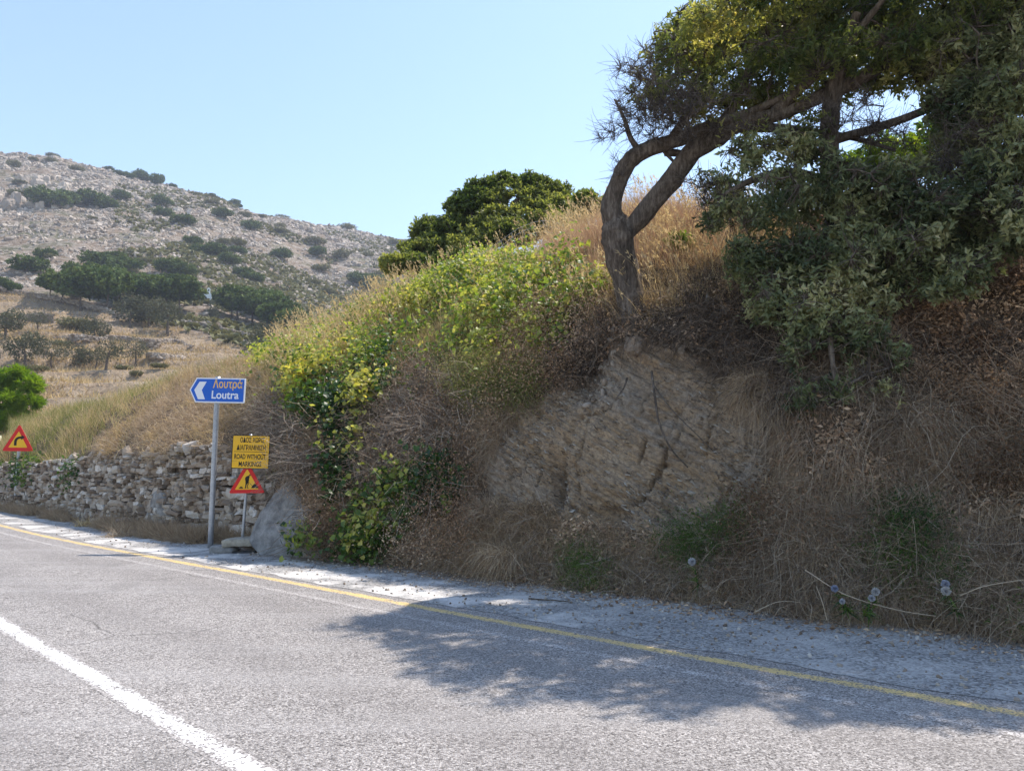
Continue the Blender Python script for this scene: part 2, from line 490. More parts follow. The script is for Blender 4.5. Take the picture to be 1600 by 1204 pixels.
def poly_strip(name, P, hw_, z, mat_, nw=4, jag=.03, **kw):
    P = spline(P, 500); T_ = norm(np.gradient(P, axis=0)); N_ = np.stack([T_[:, 1], -T_[:, 0], 0 * T_[:, 0]], 1); w = np.linspace(-1, 1, nw + 1)
    off = w[None] * hw_ * np.ones((500, 1)); off[:, 0] += (fbm(P * 3, 1.5, 3, 3) - .5) * jag; off[:, -1] += (fbm(P * 3, 1.5, 3, 9) - .5) * jag
    V = P[:, None] + N_[:, None] * off[..., None]; V[..., 2] = z; q = np.arange(500 * (nw + 1)).reshape(500, nw + 1)
    F = np.stack([q[:-1, :-1], q[:-1, 1:], q[1:, 1:], q[1:, :-1]], -1).reshape(-1, 4)
    return link(name, mesh(name, V, F, mat_, {'edge': (np.abs(w)[None] * np.ones((500, 1))).ravel()}), kind='structure', **kw)
wA, wB = G(397, 1204), G(0, 971.5); wd = norm(wB - wA); wl = [wA - wd * 14, wA - wd * 6, wA, (wA + wB) / 2, wB]; dd = wd
for k in range(6):
    dd = turn(dd, R(-1.6)); wl.append(wl[-1] + dd * 7)
poly_strip('white_centre_line', np.array(wl), .090, .0012, m_line('white_paint', (.74, .73, .71), .92, .43), label='broad white line down the middle of the road', cat='road marking')
strip('old_white_line', -.47, -.36, .0012, m_line('old_white_paint', (.60, .58, .56), .40, .53), 4, 300, 900, jag=.03, label='faded old white line just inside the yellow line', cat='road marking')

# ================================================================ bank beside the road
def WR(x, rows): return [W(x, y, D) for y, D in rows]
def base(x, y): return (y, float(G(x, y)[1]))
def bcol(x, yb, mid, crest):
    yc, Dc = crest
    return WR(x, [base(x, yb)] + mid + [crest, (yc + 8, Dc + 6), (yc + 45, Dc + 25)])
cols = []
for b, n in (((-68, 82), (.80, .6)), ((-51, 63), (.77, .63)), ((-31.5, 40), (.74, .67))):
    cols.append([(b[0] + n[0] * d, b[1] + n[1] * d, z) for d, z in ((0, 0), (.3, 1.3), (2.5, 1.9), (5, 2.3), (10, 3.0), (18, 3.2), (35, 3.2))])
spec = [
 (0, 791, [(735, 26.2), (707, 28), (688, 31)], (668, 36)),
 (75, 802, [(724, 22.6), (695, 24.6), (670, 27)], (650, 32)),
 (150, 814, [(713, 19.7), (682, 21.4), (652, 23.6)], (630, 28)),
 (225, 827, [(705, 17.3), (670, 18.8), (636, 21)], (610, 25)),
 (300, 838, [(700, 15.7), (660, 17.0), (622, 19)], (588, 23)),
 (360, 844, [(706, 15.0), (655, 16.2), (606, 18)], (572, 22)),
 (400, 850, [(722, 14.4), (650, 15.6), (580, 17.4)], (572, 21)),
 (440, 862, [(745, 13.4), (650, 14.6), (565, 16.5)], (556, 20)),
 (500, 876, [(760, 12.2), (650, 13.3), (568, 15.1)], (522, 18.7)),
 (600, 882, [(790, 11.7), (650, 12.8), (552, 14.6)], (486, 17.3)),
 (700, 896, [(810, 10.9), (650, 11.8), (536, 13.5)], (452, 16)),
 (800, 911, [(830, 9.95), (680, 10.5), (520, 12.0)], (418, 15)),
 (900, 923, [(850, 9.3), (690, 9.75), (510, 10.9)], (384, 14)),
 (1000, 936, [(860, 8.75), (690, 9.15), (505, 9.95)], (350, 13.3)),
 (1100, 948, [(870, 8.3), (690, 8.75), (470, 9.7)], (362, 12.8)),
 (1200, 962, [(885, 7.9), (700, 8.4), (480, 9.3)], (350, 12.3)),
 (1350, 978, [(895, 7.45), (690, 8.1), (460, 9.1)], (335, 11.8)),
 (1600, 1008, [(920, 6.7), (690, 7.5), (450, 8.5)], (325, 11.3)),
 (1900, 1045, [(950, 5.95), (700, 6.8), (440, 7.9)], (310, 10.8)),
 (2600, 1150, [(1040, 4.6), (740, 5.5), (430, 6.6)], (290, 9.6)),
]
for s_ in spec: cols.append(bcol(*s_))
e0 = np.array(cols[-1]); cols.append((e0 + np.array([14, -13, 0])).tolist())
C = np.array(cols)                                      # (nc, 7, 3)
cnt = [10, 14, 8] + [40, 40, 40, 50, 40, 26, 26, 40, 66, 62, 62, 62, 62, 62, 62, 62, 80, 110, 50, 50, 12]
cnt = cnt[:len(C) - 1]
while len(cnt) < len(C) - 1: cnt.append(20)
uu = np.concatenate([np.linspace(i, i + 1, c, endpoint=False) for i, c in enumerate(cnt)] + [[len(C) - 1]])
rc = [34, 64, 84, 60, 22, 14]
vv = np.concatenate([np.linspace(i, i + 1, c, endpoint=False) for i, c in enumerate(rc)] + [[6]])
def lerp_grid(C, uu, vv):
    i = np.minimum(uu.astype(int), len(C) - 2); f = (uu - i)[:, None, None]
    A = C[i] * (1 - f) + C[i + 1] * f
    j = np.minimum(vv.astype(int), C.shape[1] - 2); g = (vv - j)[None, :, None]
    return A[:, j] * (1 - g) + A[:, j + 1] * g
BP = lerp_grid(C, uu, vv)
def smooth_u(A, w):
    k = np.hanning(w + 2)[1:-1]; k /= k.sum(); h = w // 2
    E = np.concatenate([np.repeat(A[:1], h, 0), A, np.repeat(A[-1:], h, 0)])
    return np.stack([sum(k[t] * E[t:t + len(A)] for t in range(w))])[0]
BPs = smooth_u(BP, 31)
BP[:, 1:] = BPs[:, 1:]; BP[:, 0] = BPs[:, 0]
T = smooth_u(BP.transpose(1, 0, 2).copy(), 15).transpose(1, 0, 2)
wv = np.clip((vv - .55) / .5, 0, 1)[None, :, None]
BP = BP * (1 - wv) + T * wv
def grid_normals(P):
    n = np.cross(np.gradient(P, axis=0), np.gradient(P, axis=1)); return norm(n)
BN = grid_normals(BP)
if BN[:, :200, 2].mean() < 0: BN = -BN
bx, by = project(BP)
CLIFF = [(740, 745), (790, 655), (870, 610), (905, 570), (985, 545), (1070, 548), (1130, 590), (1185, 640), (1215, 720), (1190, 770), (1120, 830), (1030, 840), (960, 825), (900, 830), (850, 790), (770, 790)]
def soft(px, py, poly, P, amp=26, sc=1.2, seed=0):
    """polygon test with a ragged edge"""
    ox = (fbm(P, sc, 4, seed) - .5) * 2 * amp; oy = (fbm(P, sc, 4, seed + 50) - .5) * 2 * amp
    return pip(px + ox, py + oy, poly)
cm = (soft(bx, by, CLIFF, BP, 22) & (vv[None] < 4)).astype(float)
for _ in range(4):
    cm = (cm + np.roll(cm, 1, 0) + np.roll(cm, -1, 0) + np.roll(cm, 1, 1) + np.roll(cm, -1, 1)) / 5
amp = np.clip(vv / .6, 0, 1)[None] * np.ones((len(uu), 1))
left = np.clip((bx[:, 30] - 380) / 60, 0, 1)[:, None]; amp = amp * (0.35 + .65 * left)
d = (fbm(BP, .55, 3, 1) - .5) * .75 + (fbm(BP, 2.2, 4, 2) - .5) * .28 + (fbm(BP, 9, 3, 3) - .5) * .07
# tilted beds and joint blocks of the rock face
Q = BP @ np.stack([BED_L, BED_B, BED_N], 1); Q = Q + (fbm(BP, 1.1, 3, 8)[..., None] - .5) * .35
bed = fbm(Q * np.array([1.8, 1.8, 15.0]), 1, 4, 11); bed2 = fbm(Q * np.array([5., 5., 44.]), 1, 3, 12)
blk = np.abs(fbm(BP * np.array([1.6, 1.6, .8]), 1, 4, 13) - .5); gul = np.clip(1 - blk / .03, 0, 1)
dc = (fbm(BP, .55, 3, 1) - .5) * .75 + (fbm(BP, 2.2, 4, 2) - .5) * .12 + (bed - .5) * .15 + (bed2 - .5) * .06 - gul * .05 + (fbm(BP, 14, 3, 15) - .5) * .07
d = d * (1 - cm) + dc * cm
# niche at the foot of the face and gully on its left
def bowl(cx, cy, rx_, ry_): return np.exp(-(((bx - cx) / rx_) ** 2 + ((by - cy) / ry_) ** 2))
d = d - .22 * bowl(945, 800, 26, 16) - .28 * bowl(862, 755, 16, 55) - .35 * bowl(905, 575, 30, 50) - .15 * bowl(1208, 690, 14, 60)
def crack(pts, depth, wd):
    global d
    for (x1, y1), (x2, y2) in zip(pts[:-1], pts[1:]):
        t = np.clip(((bx - x1) * (x2 - x1) + (by - y1) * (y2 - y1)) / ((x2 - x1) ** 2 + (y2 - y1) ** 2), 0, 1)
        q_ = np.hypot(bx - x1 - t * (x2 - x1) + (fbm(BP, 6, 2, 77) - .5) * 8, by - y1 - t * (y2 - y1))
        d = d - depth * np.exp(-(q_ / wd) ** 2)
crack([(1032, 688), (1028, 715), (1010, 745), (992, 780)], .10, 2.8)
crack([(1000, 680), (993, 700), (988, 716)], .08, 2.6)
crack([(908, 655), (885, 690), (868, 730), (862, 780)], .08, 5)
crack([(1120, 640), (1105, 670), (1098, 700)], .05, 3)
BP = BP + BN * (d * amp)[..., None]
BN = grid_normals(BP)
if BN[:, :200, 2].mean() < 0: BN = -BN
nu, nv = BP.shape[:2]
q = np.arange(nu * nv).reshape(nu, nv)
BF = np.stack([q[:-1, :-1], q[1:, :-1], q[1:, 1:], q[:-1, 1:]], -1).reshape(-1, 4)
link('bank', mesh('bank', BP, BF, MB, {'cliff': cm.ravel()}, True), kind='structure', label='steep earth and schist bank beside the road', cat='bank')
bx, by = project(BP)
class Surf:
    """random points on a grid surface"""
    def __init__(s, P, N, extra=None):
        s.P, s.N = P, N
        a = np.cross(P[1:, :-1] - P[:-1, :-1], P[:-1, 1:] - P[:-1, :-1]); s.area = np.linalg.norm(a, axis=-1)
        s.c = (P[:-1, :-1] + P[1:, 1:]) / 2
        s.px, s.py = project(s.c)
    def sample(s, n, w):
        w = (s.area * w).ravel(); cs = np.cumsum(w); 
        i = np.searchsorted(cs, rng.random(n) * cs[-1]); i = np.minimum(i, len(cs) - 1)
        a, b = np.unravel_index(i, s.area.shape); f = rng.random((n, 1)); g = rng.random((n, 1))
        P = s.P; X = P[a, b] * (1 - f) * (1 - g) + P[a + 1, b] * f * (1 - g) + P[a, b + 1] * (1 - f) * g + P[a + 1, b + 1] * f * g
        return X, s.N[a, b]
    def at(s, x, y, mx=8):
        d = np.hypot(s.px - x, s.py - y); i = np.argmin(d); a, b = np.unravel_index(i, d.shape)
        return s.P[a, b], s.N[a, b]
BS = Surf(BP, BN)
BS.v = np.broadcast_to((vv[:-1] + vv[1:])[None] / 2, BS.area.shape)
BS.seen = (BS.px > -60) & (BS.px < 1680) & (BS.v < 4.6)

# verge between the yellow line and the foot of the bank
ub = np.linspace(0, nu - 1, 700).astype(int)
foot = BP[ub, 6]; foot = foot[(foot[:, 1] > 2.5)]
j = np.argmin(np.linalg.norm(foot[:, None, :2] - line_pts[None, :, :2], axis=2), axis=1)
near = line_pts[j] + nrm_[j] * .21
near = np.stack([np.convolve(np.pad(near[:, k], 6, 'edge'), np.ones(13) / 13, 'valid') for k in range(3)], 1)
w = np.linspace(0, 1, 25)
V = near[:, None] * (1 - w)[None, :, None] + foot[:, None] * w[None, :, None]
V[:, 0] += (nrm_[j] * ((fbm(near, 2.2, 4, 4) - .5) * .22)[:, None])
V[..., 2] = .004 + .05 * (w ** 6)[None] + np.clip(fbm(V * np.array([1, 1, 0]), 3, 3, 6) - .45, 0, 1) * .05 * np.clip(w * 3, 0, 1)[None]
n_ = len(V); q = np.arange(n_ * 25).reshape(n_, 25)
F = np.stack([q[:-1, :-1], q[:-1, 1:], q[1:, 1:], q[1:, :-1]], -1).reshape(-1, 4)
vx, vy = project(V)
far_ = np.clip((1000 - vx) / 350, 0, 1)
VERGE = V
link('verge', mesh('verge', V, F, MV, {'edge': np.broadcast_to(w, (n_, 25)).ravel(), 'far': far_.ravel()}, True), kind='structure', label='dusty pale gravel verge between yellow line and bank', cat='verge')

# ================================================================ far hillside
def hcol(x, *r): return WR(x, r)
H = np.array([
 hcol(-900, (690, 38), (640, 65), (600, 92), (560, 118), (520, 148), (450, 200), (370, 300), (300, 400), (330, 520)),
 hcol(-300, (690, 38), (632, 65), (580, 92), (530, 118), (470, 148), (390, 200), (300, 300), (225, 400), (270, 520)),
 hcol(0, (690, 38), (625, 65), (575, 92), (520, 118), (455, 150), (400, 205), (305, 300), (235, 400), (290, 520)),
 hcol(80, (688, 38), (622, 65), (573, 92), (522, 118), (462, 150), (404, 207), (310, 302), (243, 398), (300, 520)),
 hcol(150, (680, 39), (618, 67), (570, 94), (525, 119), (475, 152), (410, 210), (318, 302), (261, 395), (310, 520)),
 hcol(250, (670, 40), (612, 69), (566, 96), (530, 121), (490, 155), (415, 212), (335, 302), (289, 392), (340, 520)),
 hcol(330, (660, 41), (605, 71), (562, 98), (535, 124), (496, 160), (425, 218), (350, 305), (305, 390), (350, 520)),
 hcol(400, (650, 42), (600, 72), (565, 100), (538, 128), (505, 170), (440, 232), (370, 315), (335, 405), (380, 520)),
 hcol(512, (640, 44), (598, 74), (572, 104), (548, 135), (515, 185), (460, 255), (400, 335), (354, 430), (400, 560)),
 hcol(640, (630, 45), (590, 78), (570, 110), (550, 145), (515, 200), (470, 275), (418, 355), (374, 455), (420, 590)),
 hcol(900, (630, 45), (590, 78), (570, 115), (550, 155), (520, 210), (490, 290), (450, 370), (425, 475), (460, 600)),
 hcol(1300, (630, 45), (600, 78), (580, 115), (560, 155), (540, 210), (520, 290), (500, 370), (480, 475), (500, 600)),
 hcol(2200, (640, 45), (620, 78), (600, 115), (590, 155), (575, 210), (560, 290), (545, 370), (530, 475), (540, 600)),
])
hc = [40, 44, 26, 24, 34, 28, 26, 40, 46, 60, 40, 20]
hu = np.concatenate([np.linspace(i, i + 1, c, endpoint=False) for i, c in enumerate(hc)] + [[len(H) - 1]])
hv = np.concatenate([np.linspace(i, i + 1, c, endpoint=False) for i, c in enumerate([14, 26, 30, 34, 40, 60, 60, 16])] + [[8]])
HP = lerp_grid(H, hu, hv)
HP = smooth_u(HP, 17); HP = smooth_u(HP.transpose(1, 0, 2).copy(), 9).transpose(1, 0, 2)
Dg = HP[..., 1]
TERR = [(-700, 470), (0, 452), (70, 468), (200, 500), (330, 528), (440, 560), (700, 600), (700, 720), (-700, 720)]
hx, hy = project(HP)
fieldm = soft(hx, hy, TERR, HP, 8, .05, 5).astype(float)
for _ in range(3):
    fieldm = (fieldm + np.roll(fieldm, 1, 0) + np.roll(fieldm, -1, 0) + np.roll(fieldm, 1, 1) + np.roll(fieldm, -1, 1)) / 5
rocky = 1 - fieldm
hd = (fbm(HP, .018, 3, 21) - .5) * 9 * np.clip((Dg - 120) / 200, 0, 1) * np.clip((430 - Dg) / 90, .25, 1)
hd = hd + (fbm(HP, .12, 4, 22) - .5) * (1.0 + 3.0 * rocky * np.clip(Dg / 300, 0, 1))
# terraces of the field: step the height
tz = HP[..., 2] + (fbm(HP, .03, 2, 30) - .5) * 2.5
stp = 2.4; fr = (tz / stp) % 1.0; tstep = (np.clip((fr - .78) / .22, 0, 1) - fr) * stp * .8
HP[..., 2] += hd + tstep * fieldm * np.clip((Dg - 50) / 20, 0, 1)
HN = grid_normals(HP)
if HN[..., 2].mean() < 0: HN = -HN
hx, hy = project(HP)
n0, n1 = HP.shape[:2]; q = np.arange(n0 * n1).reshape(n0, n1)
HF = np.stack([q[:-1, :-1], q[1:, :-1], q[1:, 1:], q[:-1, 1:]], -1).reshape(-1, 4)
link('hill', mesh('hill', HP, HF, MH, {'rock': rocky.ravel()}, True), kind='structure', label='rocky limestone hillside with terraced dry fields at its foot', cat='hill')
HS = Surf(HP, HN)
hm = fieldm[:-1, :-1]
# ================================================================ dry stone retaining wall
def m_stone():
    m = M('wall_stone')
    a = m.attr()
    c = m.ramp(a, [(0, (.13, .095, .07)), (.25, (.25, .19, .14)), (.5, (.36, .30, .24)), (.75, (.47, .415, .35)), (1, (.66, .62, .57))])
    n = m.noise(11, 6, .7); n2 = m.noise(45, 4, .7)
    c = m.mix(m.ramp(n, [(.45, .0), (.68, .55)]), c, (.24, .20, .16))
    c = m.mix(m.ramp(n2, [(.6, 0), (.75, .4)]), c, (.66, .64, .6))
    return m.bsdf(c, .9, 0, m.bump(m.math('ADD', n, m.math('MULTIPLY', n2, .5)), .8, .02), .2)
def m_concrete(name, c0, c1, s=3):
    m = M(name)
    n = m.noise(s, 6, .65); n2 = m.noise(30, 5, .7)
    c = m.mix(m.ramp(n2, [(.45, 0), (.7, .45)]), m.ramp(n, [(.35, c0), (.65, c1)]), (.16, .15, .14))
    return m.bsdf(c, .92, 0, m.bump(m.math('ADD', n, m.math('MULTIPLY', n2, .5)), .9, .03), .2)
MS = m_stone()
MCON = m_concrete('sprayed_concrete', (.15, .145, .14), (.36, .345, .325), 5)
MSLAB = m_concrete('broken_concrete', (.34, .30, .23), (.50, .45, .36), 9)
STV, STF = box_tf(2, .30)
def stones(acc, pos, X, Y, Z, size, rnd):
    """irregular blocks: X along wall, Y into it, Z up"""
    n = len(pos)
    t = STV[None] + (rng.random((n, len(STV), 3)) - .5) * .24
    k = len(STV)
    t = t * size[:, None]
    V = pos[:, None] + t[..., 0:1] * X[:, None] + t[..., 1:2] * Y[:, None] + t[..., 2:3] * Z[:, None]
    F = (STF[None] + (np.arange(n) * k)[:, None, None]).reshape(-1, 4)
    acc.add(V.reshape(-1, 3), F, np.repeat(rnd, k))
wp_px = [(432, 858), (400, 851), (360, 845), (300, 839), (225, 828), (150, 815), (75, 803), (0, 792)]
wp = np.array([G(x, y) for x, y in wp_px] + [np.array([-31.2, 39.7, 0]), np.array([-40, 50, 0])])
wt = [1.25, 1.50, 1.78, 1.86, 1.78, 1.68, 1.52, 1.40, 1.35, 1.3]
sg = np.linalg.norm(np.diff(wp, axis=0), axis=1); wc = np.concatenate([[0], np.cumsum(sg)])
def wall_at(s):
    P = np.stack([np.interp(s, wc, wp[:, k]) for k in range(3)], -1)
    Q = np.stack([np.interp(s + .05, wc, wp[:, k]) for k in range(3)], -1)
    T = norm(Q - P); T[..., 2] = 0; T = norm(T)
    N = np.stack([-T[..., 1], T[..., 0], np.zeros_like(T[..., 0])], -1)      # towards the road?
    s_ = np.sign((N * (-P)).sum(-1, keepdims=True)); return P, T, N * s_
acc = Acc()
Ltot = wc[-1]
z = -.03
while z < 2.1:
    hrow = random.uniform(.07, .15)
    s = -random.random() * .2
    while s < Ltot - .3:
        big = 1 + .35 * (s > 14)
        L = random.choice([.09, .12, .16, .2, .26, .34, .44]) * random.uniform(.8, 1.2) * big
        hh = hrow * random.uniform(.7, 1.25)
        top = np.interp(s, wc, wt) + (fbm(np.array([[s * 1.3, 0, 0]]), 1, 3, 2)[0] - .5) * .30
        if s < .25: top = min(top, 1.0 + s)
        if z + hh * .6 < top:
            sc_ = s + L / 2
            P, T, N = wall_at(np.array([sc_]))
            wob = (fbm(np.array([[sc_, z, 0]]), .8, 3, 7)[0] - .5) * .16
            zz = z + hh / 2 + (fbm(np.array([[sc_, z, 5]]), .6, 2, 8)[0] - .5) * .16
            # dip of the hollow by the concrete patch is left to the patch itself
            pos = P + N * (.10 - zz * .09 + wob + random.uniform(-.045, .045)) + np.array([[0, 0, zz]])
            a = random.gauss(0, .07)
            X = T * math.cos(a) + np.array([[0, 0, math.sin(a)]]); Z = np.array([[0, 0, math.cos(a)]]) - T * math.sin(a)
            b = random.gauss(0, .12); Y = N * -1; X2 = X * math.cos(b) + Y * math.sin(b); Y2 = Y * math.cos(b) - X * math.sin(b)
            if random.random() < .97:
                stones(acc, pos, X2, Y2, Z, np.array([[L * 1.0, random.uniform(.22, .36), hh * 1.03]]), np.array([min(1, max(0, random.gauss(.45, .28)))]))
        s += L * .96
    z += hrow * .93
# loose stones along the top
for k in range(45):
    s = random.uniform(.3, min(20, Ltot - 1)); P, T, N = wall_at(np.array([s]))
    zt = np.interp(s, wc, wt) + random.uniform(-.12, .03)
    X, Y, Z = frame(rand_dir(1)); sz = random.uniform(.1, .3)
    stones(acc, P + N * -random.uniform(-.02, .25) + np.array([[0, 0, zt]]), X, Y, Z, np.array([[sz, sz * .8, sz * .55]]), np.array([random.uniform(.4, 1)]))
wall = thing('dry_stone_wall', 'low retaining wall of stacked pale grey and tan field stones beside the road', 'wall', tuple(wp[3]))
off = wp[3]
link('stones', acc.mesh('stones', MS, False, off), wall)
# dark packing earth behind the stones
n = 120; ss = np.linspace(0, Ltot - .3, n); P, T, N = wall_at(ss)
tops = np.interp(ss, wc, wt) - .15
w = np.linspace(0, 1, 6)
V = (P - N * .10)[:, None] + np.array([0, 0, 1.0]) * (w[None, :, None] * tops[:, None, None]) - N[:, None] * (w[None, :, None] * .15) - off
q = np.arange(n * 6).reshape(n, 6)
F = np.stack([q[:-1, :-1], q[1:, :-1], q[1:, 1:], q[:-1, 1:]], -1).reshape(-1, 4)
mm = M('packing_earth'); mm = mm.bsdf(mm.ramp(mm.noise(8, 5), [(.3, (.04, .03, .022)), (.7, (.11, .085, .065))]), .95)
link('earth_fill', mesh('earth_fill', V, F, mm), wall)
def blob_sheet(name, m_, P0, U, Vv, Nn, poly, bulge, rough, parent=None, off=(0, 0, 0), n=46, seed=0, **kw):
    """rounded slab with outline poly (u,v metres) bulging along Nn, with thickness to its rim"""
    poly = np.array(poly); lo = poly.min(0); hi = poly.max(0)
    U = norm(np.array(U, float)); Vv = norm(np.array(Vv, float)); Nn = norm(np.array(Nn, float))
    ctr = poly.mean(0)
    ang = np.linspace(0, 2 * math.pi, 96, endpoint=False)
    pts = []
    for a in ang:
        d = np.array([math.cos(a), math.sin(a)]); best = 0
        for i in range(len(poly)):
            p, q_ = poly[i] - ctr, poly[(i + 1) % len(poly)] - ctr
            e = q_ - p; den = d[0] * e[1] - d[1] * e[0]
            if abs(den) < 1e-9: continue
            t = (p[0] * e[1] - p[1] * e[0]) / den; s = (p[0] * d[1] - p[1] * d[0]) / den
            if t > 0 and -1e-6 <= s <= 1 + 1e-6: best = max(best, t)
        pts.append(best)
    pts = np.array(pts); pts = (np.roll(pts, 1) + pts * 2 + np.roll(pts, -1)) / 4
    rr = np.linspace(0, 1, n)
    uv = ctr[None, None] + rr[:, None, None] * pts[None, :, None] * np.stack([np.cos(ang), np.sin(ang)], -1)[None]
    hgt = bulge * (1 - rr ** 4)[:, None] * np.ones((1, 96))
    Pw = np.array(P0)[None, None] + uv[..., 0:1] * U + uv[..., 1:2] * Vv
    hgt = hgt + (fbm(Pw, 2.2, 4, seed) - .5) * rough * (1 - rr ** 6)[:, None] * 2 + (fbm(Pw, 9, 3, seed) - .5) * rough * .5
    Pw = Pw + Nn * hgt[..., None]
    Pw[-1] -= Nn * .15
    V = Pw.reshape(-1, 3) - np.array(off)
    q = np.arange(n * 96).reshape(n, 96)
    F = np.stack([q[:-1], np.roll(q[:-1], -1, 1), np.roll(q[1:], -1, 1), q[1:]], -1).reshape(-1, 4)
    return link(name, mesh(name, V, F, m_, None, True), parent, **kw)
# mortar patch low on the wall
P, T, N = wall_at(np.array([float(np.interp(0, [0], [0])) + np.linalg.norm(wp[3] - wp[0]) + 1.35]))
T0 = T[0] * -1
sP = W(228, 800, float(P[0][1]) - .02)
blob_sheet('mortar_patch', MCON, P[0] + N[0] * .18 + np.array([0, 0, .0]), T0, (0, 0, 1), N[0],
           [(-.75, .0), (.72, .0), (.66, .25), (.42, .55), (.22, .86), (-.02, .92), (-.26, .82), (-.36, .5), (-.62, .3)], .04, .04, wall, off, seed=3)
# sprayed concrete apron between wall and bank
a0 = G(398, 868); a1 = G(486, 875); 
Uv = norm(a1 - a0); Pn = W(440, 800, 12.05)
top = W(476, 738, 12.75); bot = W(455, 868, float(G(455, 870)[1]) - .1)
Vd = norm(top - bot); Nn = norm(np.cross(Uv, Vd)); Nn = Nn if Nn[1] < 0 else -Nn
def uvof(x, y):
    a = W(x, y, 1.0) - np.array([0, 0, CAM_H]); t = np.dot(bot - np.array([0, 0, CAM_H]), Nn) / np.dot(a, Nn)
    p = np.array([0, 0, CAM_H]) + a * t - bot; M2 = np.array([[1, np.dot(Uv, Vd)], [np.dot(Uv, Vd), 1]])
    return tuple(np.linalg.solve(M2, [np.dot(p, Uv), np.dot(p, Vd)]))
blob_sheet('concrete_apron', MCON, bot, Uv, Vd, Nn, [uvof(*p) for p in ((386, 846), (402, 806), (430, 768), (468, 736), (530, 712), (575, 800), (560, 888), (470, 890), (415, 880))], .03, .07, seed=5,
           label='smooth grey sprayed concrete slope between the stone wall and the bank', cat='concrete slope')

# ================================================================ road signs
def m_steel():
    m = M('galvanised_steel'); n = m.noise(30, 4, .6, m.objco()); k = m.noise(3, 3, .5, m.objco())
    return m.bsdf(m.ramp(m.math('ADD', m.math('MULTIPLY', n, .5), m.math('MULTIPLY', k, .5)), [(.35, (.30, .31, .33)), (.65, (.50, .51, .53))]), .48, .55)
MST = m_steel()
BLUE = paint_mat('sign_blue', (.012, .12, .55), .4, .10)
WHT = paint_mat('sign_white', (.82, .83, .85), .4, .06)
YEL = paint_mat('sign_yellow', (.88, .48, .02), .4, .16)
GOLD = paint_mat('sign_gold', (.86, .50, .12), .4, .05)
RED = paint_mat('sign_red', (.66, .015, .015), .4, .06)
BLK = paint_mat('sign_black', (.012, .011, .010), .5, .05)
BACK = paint_mat('sign_back', (.42, .43, .44), .4, .2)
def rounded(poly, r, n=5):
    out = []; m_ = len(poly)
    for i in range(m_):
        p = np.array(poly[i], float); a = np.array(poly[i - 1], float) - p; b = np.array(poly[(i + 1) % m_], float) - p
        la, lb = np.linalg.norm(a), np.linalg.norm(b); a /= la; b /= lb
        th = math.acos(max(-1, min(1, np.dot(a, b)))); d = min(r / math.tan(th / 2), la * .45, lb * .45)
        s, e = p + a * d, p + b * d
        for k in range(n + 1):
            t = k / n; out.append(tuple((1 - t) ** 2 * s + 2 * t * (1 - t) * p + t * t * e))
    return out
def inset(poly, k, c=None):
    P = np.array(poly, float); out = []
    for i in range(len(P)):
        a, p, b = P[i - 1], P[i], P[(i + 1) % len(P)]
        e1 = (p - a) / np.linalg.norm(p - a); e2 = (b - p) / np.linalg.norm(b - p)
        n1 = np.array([-e1[1], e1[0]]); n2 = np.array([-e2[1], e2[0]])
        v = (n1 + n2); v = v / np.dot(v, v) * 2 * k
        out.append(tuple(p + v))
    return out
def post(name, h, r, parent, lean=0.0, m_=None, z0=0.0):
    zz = np.linspace(z0, h, 8)
    P = np.stack([zz * math.tan(lean), 0 * zz, zz], 1)
    V, F = tube(P, r, 20)
    n = len(V); F2 = [list(f) for f in F] + [list(range(n - 20, n)), list(range(19, -1, -1))]
    me = bpy.data.meshes.new(name); me.from_pydata(V.tolist(), [], F2); me.materials.append(m_ or MST); me.update()
    for p in me.polygons: p.use_smooth = len(p.vertices) == 4
    return link(name, me, parent)
def text_mesh(name, body, size, width, x, z, y, m_, parent, bold=.0, align='CENTER', sx=1.0):
    c = bpy.data.curves.new(name, 'FONT'); c.body = body; c.size = size; c.offset = bold; c.align_x = align; c.extrude = .0012
    o = bpy.data.objects.new(name, c); COL.objects.link(o)
    bpy.context.view_layer.update()
    me = bpy.data.meshes.new_from_object(o.evaluated_get(bpy.context.evaluated_depsgraph_get()))
    bpy.data.objects.remove(o); me.name = name
    co = np.zeros(len(me.vertices) * 3); me.vertices.foreach_get('co', co); co = co.reshape(-1, 3)
    w0 = co[:, 0].max() - co[:, 0].min(); k = width / w0
    cx = (co[:, 0].max() + co[:, 0].min()) / 2
    V = np.stack([(co[:, 0] - cx) * k + x, y - co[:, 2], co[:, 1] + z], 1)
    me.vertices.foreach_set('co', V.astype(np.float32).ravel()); me.materials.clear(); me.materials.append(m_); me.update()
    return link(name, me, parent)
def clamp(parent, z, r):
    V, F = tube(np.array([[0, 0, z - .02], [0, 0, z + .02]]), r * 1.22, 16)
    return link('clamp', mesh('clamp', V, F, MST, None, True), parent)

# ---- direction sign on its tall post
gp = G(328.5, 856); Dp = gp[1]
sign = thing('direction_sign', 'blue arrow shaped direction sign on a tall grey post in front of the stone wall', 'road sign', tuple(gp))
LEAN = R(.35)
post('post', 3.03, .047, sign, LEAN)
zt = 3.01; zb = 2.545; zc = (zt + zb) / 2; cx_ = 3 * math.tan(LEAN)
pt = W(343, 608, Dp); cx_ = pt[0] - gp[0]
hw = .515; hh = .222
yf = -.075
poly = [(-hw + .12, -hh), (hw, -hh), (hw, hh), (-hw + .12, hh), (-hw, 0)]
pan = Matrix.Translation((cx_ - .005, 0, zc)) @ Matrix.Rotation(R(1.6), 4, 'Y') @ Matrix.Rotation(R(-5), 4, 'Z')
pe = plate('panel', rounded(poly, .02), yf, yf + .02, WHT, sign); pe.matrix_local = pan
plate('blue_field', rounded(inset(poly, .022), .012), yf - .0025, yf - .0002, BLUE, pe)
